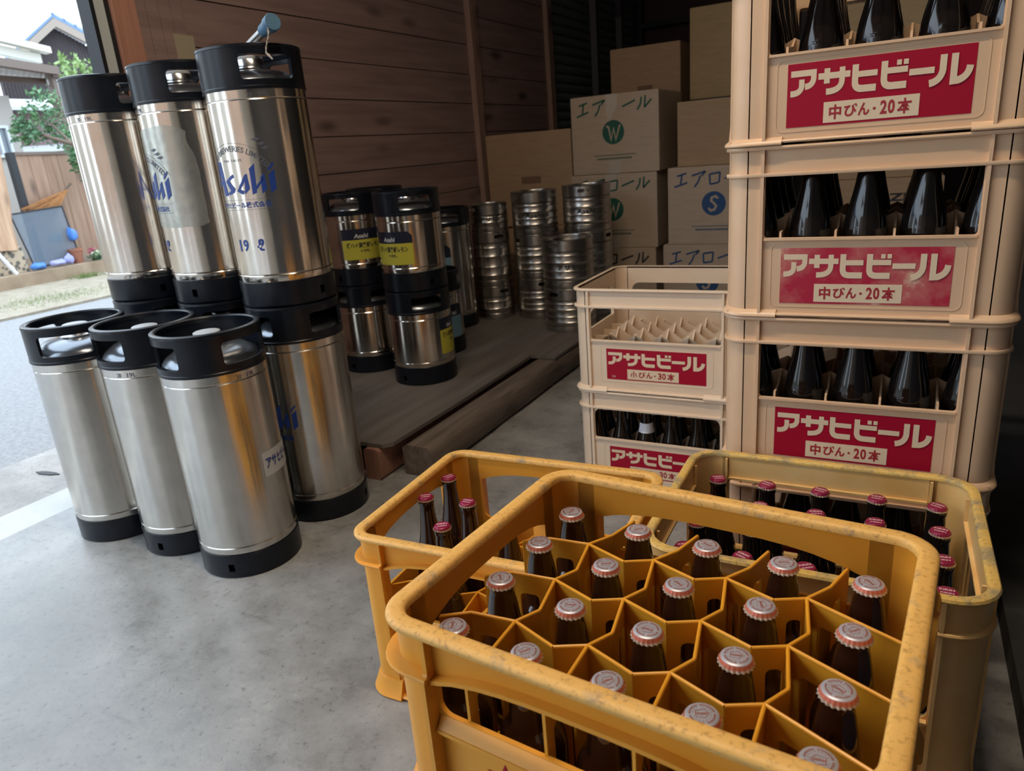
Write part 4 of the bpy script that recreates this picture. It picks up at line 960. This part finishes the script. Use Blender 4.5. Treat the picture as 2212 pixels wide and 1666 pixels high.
# ------------------------------------------------------------------ the setting
def sbox(name, x0, x1, y0, y1, z0, z1, m): return struct(MB().bbox(x0, x1, y0, y1, z0, z1).build(name, m, smooth=0))
sbox('floor', -2.12, 0.80, -3.2, 6.7, -0.12, 0.0, 'floor')
mb = MB(); z = -0.01; k = 0
while z < 2.72:
    h = 0.1465 if k else 0.15; y = 1.80
    mb.bbox(-2.16, -2.100-(0.0015 if k % 2 else 0), 1.62, 3.70, z+0.0022, z+h-0.0022); mb.bbox(-2.16, -2.101+(0.001 if k % 3 else 0), 3.70, 4.66, z+0.0022, z+h-0.0022); z += h; k += 1
mb.bbox(-2.19, -2.118, 1.62, 4.66, 0, 2.74); struct(mb.build('wall_left', 'wall_wood', smooth=0))
mb = MB()
for i in range(4): mb.bbox(-2.15, -2.082, 1.622+i*0.045, 1.622+i*0.045+0.043, 0, 2.74)
struct(mb.build('trim_1', 'wall_wood', smooth=0))
sbox('trim_2', -2.22, -2.070, 1.545, 1.622, 0, 2.74, 'post_wood')
sbox('trim_3', -2.15, -2.070, 3.630, 3.700, 0, 2.74, 'batten')
sbox('trim_4', -2.15, -2.070, 4.615, 4.685, 0, 2.74, 'batten')
mb = MB(); mb.bbox(-2.14, -2.085, 1.484, 1.497, 0, 2.74, 'dark_metal'); mb.bbox(-2.135, -2.088, 1.497, 1.531, 0, 2.74, 'alu'); mb.bbox(-2.14, -2.085, 1.531, 1.545, 0, 2.74, 'dark_metal'); struct(mb.build('door_1', None, smooth=0))
mb = MB(); vs = []; fs = []; n = 0; z = 0.0; pr = []
while z < 2.7:
    for dz_, dx in ((0, 0), (0.006, 0.012), (0.020, 0.018), (0.036, 0.018), (0.050, 0.010), (0.056, 0.0)): pr.append((-2.125+dx, z+dz_))
    z += 0.060
for x, z in pr: vs += [(x, 4.68, z), (x, 6.60, z)]
for i in range(len(pr)-1): fs.append((2*i, 2*i+1, 2*i+3, 2*i+2))
mb.add(vs, fs); struct(mb.build('door_2', 'shutter', smooth=30))
sbox('wall_back', -2.3, 0.95, 6.60, 6.70, 0, 2.8, 'maroon')
sbox('wall_right', 0.43, 0.51, -2.1, 6.7, 0, 2.8, 'dark_wall')  # wall set close to the crates to shade the floor here
sbox('ceiling', -2.35, 0.95, -2.2, 6.7, 2.74, 2.84, 'ceiling')
sbox('added_wall_front', -0.95, 0.80, -2.2, -2.1, 0, 2.74, 'bounce_plaster')  # unseen wall added behind the camera to cut the sky light
sbox('trim_8', -2.22, -0.95, -2.2, -2.1, 2.25, 2.74, 'post_wood')
sbox('trim_5', -2.22, -2.07, -2.1, 1.545, 2.42, 2.74, 'post_wood')
sbox('trim_6', -2.05, -1.55, 6.50, 6.56, 1.80, 1.845, 'dark_metal')
sbox('trim_7', -2.085, -2.045, 6.50, 6.56, 0, 2.74, 'dark_metal')
tag(MB().bbox(-2.0825, -2.080, 1.748, 1.822, 1.262, 1.342).build('wall_note', 'note', smooth=0), 'small yellowed paper note pinned to the plank wall near the post', 'note')
mb = MB(); mb.bbox(-2.285, -2.12, -6, 8, -0.10, -0.004); struct(mb.build('sill', 'sill', smooth=0))
mb = MB(); mb.bbox(-2.72, -2.305, -6, 8, -0.10, -0.012); mb.bbox(-2.305, -2.285, -6, 8, -0.10, -0.022); struct(mb.build('apron', 'apron', smooth=0))
slot = MB(); slot.plate([(-2.55, 1.205), (-2.52, 1.198), (-2.47, 1.205), (-2.44, 1.222), (-2.47, 1.226), (-2.515, 1.220)], [], 0.004, lambda u, v, w: (u, v, -0.0125+w)); struct(slot.build('gutter_slot', 'dark_metal', smooth=0))
sbox('road', -5.96, -2.735, -14, 24, -0.16, -0.02, 'asphalt')
sbox('verge', -7.6, -5.94, -14, 24, -0.16, 0.0, 'gravel')
sbox('kerb', -7.78, -7.6, -14, 24, -0.16, 0.125, 'kerb')
sbox('ground', -40, -7.78, -14, 40, -0.16, 0.10, 'soil')
sbox('yard', -2.4, 12, -14, -3.2, -0.16, -0.02, 'asphalt')
sbox('trim_9', 0.225, 0.43, -0.6, 6.6, 0, 0.05, 'dark_wall')  # low ledge; its dark colour stands in for deep shade on the floor
# unseen ceiling lamp, inferred from warm highlights, added to lift the interior
lp = thing('unseen_ceiling_lamp', 'long unseen fluorescent lamp added under the ceiling over the crates', 'lamp', (-0.55, 0.75, 2.74))
MB().bbox(-0.62, 0.62, -0.05, 0.05, -0.06, 0).build('casing', 'lamp_white', lp, smooth=0)
MB().tube([(-0.58, 0, -0.085), (0.58, 0, -0.085)], 0.014, 12).build('tube', 'tube', lp)
LAMP = area('lamp_light', (-0.55, 0.75, 2.63), 1.15, 30, (1.0, 0.82, 0.62), (-0.55, 0.75, 0), 0.06)

# ------------------------------------------------------------------ outdoors, across the road
def leafy(name, label, blobs, n, size, m, cat='shrub', stems=None, group=None, parent=None):
    mb = MB()
    for i in range(n):
        c, r = random.choice(blobs); c = Vector(c)
        while True:
            p = Vector((random.uniform(-1, 1), random.uniform(-1, 1), random.uniform(-1, 1)))
            if 0.25 < p.length < 1: break
        p = c+Vector((p.x*r[0], p.y*r[1], p.z*r[2])); s = size*random.uniform(0.6, 1.3)
        d = Vector((random.uniform(-1, 1), random.uniform(-1, 1), random.uniform(-0.6, 1))).normalized(); sd = d.cross(Vector((random.uniform(-1, 1), random.uniform(-1, 1), random.uniform(-1, 1)))).normalized(); nn = d.cross(sd)
        mb.add([p, p+d*s*0.5+sd*s*0.24+nn*s*0.06, p+d*s, p+d*s*0.5-sd*s*0.24+nn*s*0.06], [(0, 1, 2), (0, 2, 3)])
    if parent is not None: return mb.build(name, m, parent, smooth=0, recalc=False)
    t_ = thing(name, label, cat, group=group); mb.build('foliage', m, t_, smooth=0, recalc=False)
    if stems:
        sm = MB()
        for st in stems: sm.tube(st, [0.022-0.004*i for i in range(len(st))] if len(st) < 5 else 0.01, 7)
        sm.build('stems', 'bark', t_)
    return t_
leafy('garden_shrub', 'green bushy shrub leaning over the wooden fence across the road', [((-8.3, 4.90, 1.56), (.2, .18, .19)), ((-8.3, 5.13, 1.76), (.2, .21, .19)), ((-8.3, 5.18, 1.45), (.2, .15, .16)), ((-8.3, 4.80, 1.49), (.15, .13, .15)), ((-7.78, 4.98, 1.17), (.10, .07, .14)), ((-7.76, 5.06, 0.98), (.09, .06, .1))], 1500, 0.055, 'leaf', stems=[[(-7.76, 5.12, 0.1), (-7.78, 5.06, 0.8), (-7.86, 5.02, 1.34), (-8.3, 5.1, 1.6)], [(-7.86, 5.02, 1.34), (-8.1, 4.95, 1.42), (-8.3, 4.9, 1.5)]])
leafy('tree', 'pale green treetop behind the shrub, before the dark house', [((-10.1, 6.72, 2.32), (.3, .32, .28)), ((-10.1, 7.0, 2.12), (.3, .34, .28)), ((-10.1, 6.68, 1.88), (.3, .36, .28))], 1100, 0.085, 'leaf_light', cat='tree', stems=[[(-10.1, 6.75, 0.1), (-10.1, 6.74, 1.2), (-10.1, 6.72, 2.1)]])
fe = thing('wooden_fence', 'weathered wooden board fence with a dark post, across the road', 'fence')
mb = MB(); y = 4.45
while y < 7.0:
    mb.bbox(-8.03-random.uniform(0, .006), -8.0, y, y+0.147, 0.18, 1.26-0.02*(y-4.45)); y += 0.150
mb.build('boards', 'fence', fe, smooth=0)
MB().bbox(-8.02, -7.95, 4.39, 4.45, 0.08, 1.28).build('post', 'dark_metal', fe, smooth=0)
mb = MB(); mb.plate([(4.45, 1.255), (7.0, 1.205), (7.0, 1.235), (4.45, 1.285)], [], 0.07, lambda u, v, w: (-8.05+w, u, v)); mb.build('cap_rail', 'brown_steel', fe, smooth=0)
tr = thing('log_post', 'thick pale tree trunk post on a pebbled stone base, across the road', 'post')
mb = MB(); mb.tube([(-7.86, 4.00, 0.36), (-7.86, 4.02, 0.60), (-7.87, 4.07, 0.85), (-7.87, 4.10, 1.1), (-7.88, 4.12, 1.40), (-7.9, 4.10, 2.3)], [0.165, 0.150, 0.150, 0.140, 0.150, 0.15], 22); mb.build('trunk', 'log', tr)
mb = MB(); mb.plate([(3.86, 0.12), (4.17, 0.12), (4.15, 0.385), (3.86, 0.385)], [], 0.28, lambda u, v, w: (-8.02+w, u, v)); mb.build('stone_base', 'pebble', tr, smooth=0, bevel=0.015)
MB().tube([(-7.70, 3.86, 0.42), (-7.66, 3.995, 0.13)], 0.018, 8, m=None).build('white_pole', 'white_paper'); tag(bpy.data.objects['white_pole'], 'pale pole leaning against the pebbled stone base across the road', 'pole')
nt_ = thing('net_screen', 'bluish net screen leaning on the wooden fence across the road', 'screen')
mb = MB(); mb.plate([(4.20, 0.69), (4.74, 0.72), (4.74, 0.15), (4.25, 0.15)], [], 0.004, lambda u, v, w: (-7.795+w+(v-.15)*-0.15, u, v)); mb.build('net', 'net', nt_, smooth=0)
mb = MB()
for a, b in (((4.20, 0.69), (4.74, 0.72)), ((4.20, 0.69), (4.25, 0.15)), ((4.25, 0.15), (4.74, 0.15)), ((4.74, 0.72), (4.74, 0.15))): mb.tube([(-7.79-(a[1]-.15)*.15, a[0], a[1]), (-7.79-(b[1]-.15)*.15, b[0], b[1])], 0.008, 6)
mb.build('frame', 'dark_metal', nt_)
br = thing('garden_broom', 'orange bristle broom leaning upside down on the wooden fence', 'broom')
mb = MB()
for i in range(160):
    a = Vector((-7.91+random.uniform(-.02, .02), 4.86, 0.88)); b = Vector((-7.91+random.uniform(-.03, .03), 4.34+random.uniform(-.02, .25), 0.52+random.uniform(-.02, .22)))
    mb.tube([a, (a+b)/2+Vector((0, 0, random.uniform(-.02, .02))), b], [0.003, 0.003, 0.0015], 4)
mb.build('bristles', 'straw', br); MB().tube([(-7.93, 4.84, 0.87), (-7.93, 4.93, 0.94)], 0.012, 8).build('handle', 'bark', br)
def lump(name, label, cat, c, s, m, seed):
    random.seed(seed); bm = bmesh.new(); bmesh.ops.create_icosphere(bm, subdivisions=3, radius=1)
    for v in bm.verts:
        q = 1+0.14*math.sin(v.co.x*5+seed)+0.12*math.cos(v.co.y*6+seed*2)+random.uniform(-.04, .04)
        v.co = Vector((v.co.x*s[0]*q+c[0], v.co.y*s[1]*q+c[1], max(v.co.z*s[2]*q, -s[2]*0.8)+c[2]))
    me = bpy.data.meshes.new(name); bm.to_mesh(me); bm.free(); me.materials.append(M[m])
    for p in me.polygons: p.use_smooth = True
    o = bpy.data.objects.new(name, me); COL.objects.link(o); return tag(o, label, cat)
lump('folded_sheet', 'folded bright blue sheet on the ground below the net screen', 'sheet', (-7.72, 4.24, 0.165), (.05, .075, .035), 'blue_tarp', 1)
lump('folded_sheet', 'lilac crumpled sheet on the ground in front of the fence', 'sheet', (-7.72, 4.46, 0.165), (.05, .085, .032), 'lilac', 2)
lump('folded_sheet', 'lilac sheet end sticking up beside the crumpled one', 'sheet', (-7.72, 4.58, 0.18), (.04, .045, .055), 'lilac', 3)
lump('plastic_bag', 'bright blue bag hanging above the terracotta pot', 'bag', (-7.80, 4.72, 0.42), (.04, .045, .075), 'blue_tarp', 4)
lump('plastic_bag', 'dull blue bag behind the net screen', 'bag', (-7.90, 4.60, 0.40), (.03, .07, .05), 'pale_blue', 5)
random.seed(11)
po = thing('flower_pot', 'terracotta pot standing on the soil by the fence', 'pot', (-7.76, 4.69, 0.125)); MB().lathe([(0, 0), (0.045, 0), (0.065, 0.13), (0.072, 0.13), (0.072, 0.155), (0.06, 0.155), (0.055, 0.12), (0, 0.12)], 28).build('pot_body', 'terracotta', po)
fl = thing('flowering_plant', 'low plant with white and pink flowers on the kerb beside the pot', 'plant'); leafy('foliage', '', [((-7.70, 4.86, 0.17), (.06, .07, .05))], 220, 0.035, 'leaf', parent=fl)
leafy('white_flowers', '', [((-7.67, 4.86, 0.20), (.05, .06, .05))], 60, 0.03, 'petal', parent=fl); leafy('pink_flowers', '', [((-7.68, 4.81, 0.24), (.03, .035, .03))], 50, 0.025, 'pink_petal', parent=fl)
mb = MB()
for i in range(900):
    if i < 620: p = Vector((-6.45+random.gauss(0, .16), 3.55+random.gauss(0, .28), 0))
    else: p = Vector((-7.45+random.gauss(0, .06), 4.55+random.gauss(0, .08), 0))
    h = random.uniform(.012, .04)*(1.6 if i >= 620 else 1); d = Vector((random.uniform(-.02, .02), random.uniform(-.02, .02), h)); mb.add([p+Vector((-.003, 0, 0)), p+Vector((.003, 0, 0)), p+d], [(0, 1, 2)])
g_ = mb.build('grass', 'grass', smooth=0, recalc=False); g_['kind'] = 'stuff'; g_['label'] = 'sparse short grass on the gravelly verge across the road'; g_['category'] = 'grass'

def corr(mb, p0, p1, z0f, z1f, n, depth, out):
    """vertical corrugated sheet from p0 to p1 (xy), heights by functions of t"""
    p0 = Vector(p0); p1 = Vector(p1); vs = []; fs = []
    for i in range(2*n+1):
        t = i/(2*n); p = p0.lerp(p1, t)+Vector(out)*(depth if i % 2 else 0); vs += [(p.x, p.y, z0f(t)), (p.x, p.y, z1f(t))]
    for i in range(2*n): fs.append((2*i, 2*i+2, 2*i+3, 2*i+1))
    mb.add(vs, fs)
ho = thing('house', 'dark corrugated house with a blue-grey gabled roof across the road', 'house')
ya, yb, yc = 7.35, 8.36, 9.75
mb = MB(); corr(mb, (-13, ya), (-13, yc), lambda t: 0.05, lambda t: (2.80+(t*(yc-ya))/(yb-ya)*0.74) if t*(yc-ya) < yb-ya else 3.54-(t*(yc-ya)-(yb-ya))/(yc-yb)*0.62, 44, 0.035, (1, 0)); mb.build('gable_wall', 'house_wall', ho, smooth=0)
mb = MB(); bk = Vector((-3.4, 3.05, 0.42)); A0 = Vector((-12.75, yb, 3.66)); L0 = Vector((-12.75, 7.25, 2.82)); R0 = Vector((-12.75, 9.95, 2.98))
def slab(p, q, vec, th):
    v = [p, q, q+vec, p+vec]; dn = Vector((0, 0, -th)); mb.add(v+[a+dn for a in v], [(0, 1, 2, 3), (7, 6, 5, 4), (0, 4, 5, 1), (1, 5, 6, 2), (2, 6, 7, 3), (3, 7, 4, 0)])
slab(L0, A0, bk, 0.05); slab(A0, R0, bk, 0.05)
for i in range(9):
    o_ = (R0-A0)*(i/9); mb.tube([A0+o_, A0+o_+bk], 0.03, 6)
mb.build('roof', 'roof_blue', ho, smooth=30)
mb = MB(); slab(L0+Vector((.01, 0, -.06)), A0+Vector((.01, 0, -.06)), Vector((-.05, 0, 0)), 0.13); slab(A0+Vector((.01, 0, -.06)), R0+Vector((.01, 0, -.06)), Vector((-.05, 0, 0)), 0.13); mb.build('bargeboard', 'fascia', ho, smooth=0)
cpt = thing('carport', 'carport roof of white corrugated sheets with a cream gutter, across the road', 'carport')
mb = MB(); slab(Vector((-9, 3.6, 2.83)), Vector((-9, 5.78, 2.49)), Vector((-.12, 0, 0)), 0.07); slab(Vector((-9.1, 3.6, 2.73)), Vector((-9.1, 5.70, 2.42)), Vector((-.10, 0, 0)), 0.10); mb.build('gutter', 'gutter', cpt, smooth=0)
mb = MB(); slab(Vector((-8.95, 3.6, 2.47)), Vector((-8.95, 5.78, 2.27)), Vector((-.1, 0, 0)), 0.09); slab(Vector((-9.6, 3.9, 2.27)), Vector((-9.6, 6.0, 2.22)), Vector((-.06, 0, 0)), 0.07); slab(Vector((-9.0, 5.72, 2.25)), Vector((-9.0, 5.80, 2.25)), Vector((-0.95, 0.5, 0.0)), 0.09); mb.build('steel_beams', 'brown_steel', cpt, smooth=0)
mb = MB(); vs = []; fs = []
for i in range(61):
    t = i/60; y0 = 3.8+t*1.92; y1 = 4.2+t*2.1; dz_ = 0.018*(i % 2); vs += [(-9.0, y0, 2.31-0.06*t+dz_), (-9.9, y0*1.09, 2.29-0.05*t+dz_)]
for i in range(60): fs.append((2*i, 2*i+2, 2*i+3, 2*i+1))
mb.add(vs, fs); mb.build('corrugated_sheet', 'polycarb', cpt, smooth=0)
for y, x in ((5.78, -9.10), (6.22, -9.85)): MB().bbox(x-.04, x+.04, y-.04, y+.04, 0.08, 2.2).build('post', 'brown_steel', cpt, smooth=0)
nb = thing('neighbouring_house', 'pale walled house with a white framed window below the carport', 'house')
MB().bbox(-10.2, -9.55, 3.4, 5.46, 0.08, 2.0).build('wall', 'neighbour', nb, smooth=0)
wf = MB(); wf.plate([(4.9, 1.30), (5.33, 1.30), (5.33, 1.66), (4.9, 1.66)], [[(4.92, 1.33), (5.19, 1.33), (5.19, 1.63), (4.92, 1.63)], [(5.22, 1.33), (5.30, 1.33), (5.30, 1.63), (5.22, 1.63)]], 0.05, lambda u, v, w: (-9.50-w, u, v)); wo_ = wf.build('window', 'curtain', nb, smooth=0)
MB().bbox(-9.548, -9.54, 4.91, 5.31, 1.31, 1.65).build('pane', 'pane', wo_, smooth=0)
sh = thing('garden_shed', 'pinkish corrugated shed behind the shrub and fence', 'shed')
mb = MB(); corr(mb, (-11.2, 6.0), (-11.2, 9.2), lambda t: 0.08, lambda t: 1.95, 46, 0.03, (1, 0)); mb.build('wall', 'pink_wall', sh, smooth=0)
mb = MB(); slab(Vector((-11.0, 5.75, 2.03)), Vector((-11.0, 9.3, 2.03)), Vector((-1.4, 0, .25)), 0.05); slab(Vector((-11.02, 5.9, 1.43)), Vector((-11.02, 7.1, 1.47)), Vector((-.16, 0, .06)), 0.04); mb.build('roof', 'polycarb', sh, smooth=0)

nb2 = thing('added_row_house', 'unseen house row added across the road to darken the keg reflections', 'house')  # added out of view: darkens keg reflections, gaps leave streaks of sky
for ya_, yb_ in ((-13.0, -6.6), (-4.6, -0.6), (0.3, 2.6)):
    mb = MB(); corr(mb, (-9.6, ya_), (-9.6, yb_), lambda t: 0.05, lambda t: 3.3, 40, 0.03, (1, 0)); mb.build('wall', 'neighbour', nb2, smooth=0)
    mb = MB(); slab(Vector((-9.3, ya_-.2, 3.3)), Vector((-9.3, yb_+.2, 3.3)), Vector((-3.5, 0, 1.5)), 0.1); mb.build('roof', 'roof_blue', nb2, smooth=0)
nb3 = thing('added_building', 'unseen brown building added behind the camera to darken the keg reflections', 'building')  # added out of view so the kegs mirror less open sky
MB().bbox(-7.5, 6, -13.5, -12.5, -0.02, 5.0).build('wall', 'fence', nb3, smooth=0)

# ------------------------------------------------------------------ right edge, beside the crates
lump('dark_bag', 'dark blue bag on the floor at the right edge of the photo', 'bag', (0.332, 1.07, 0.115), (.075, .12, .08), 'grey_bag', 8)
tag(MB().bbox(0.272, 0.37, 1.30, 1.44, 0.0505, 0.21).build('white_box', 'white_box', smooth=0, bevel=0.008), 'white plastic box on the floor at the right edge, beside the dark bag', 'box')
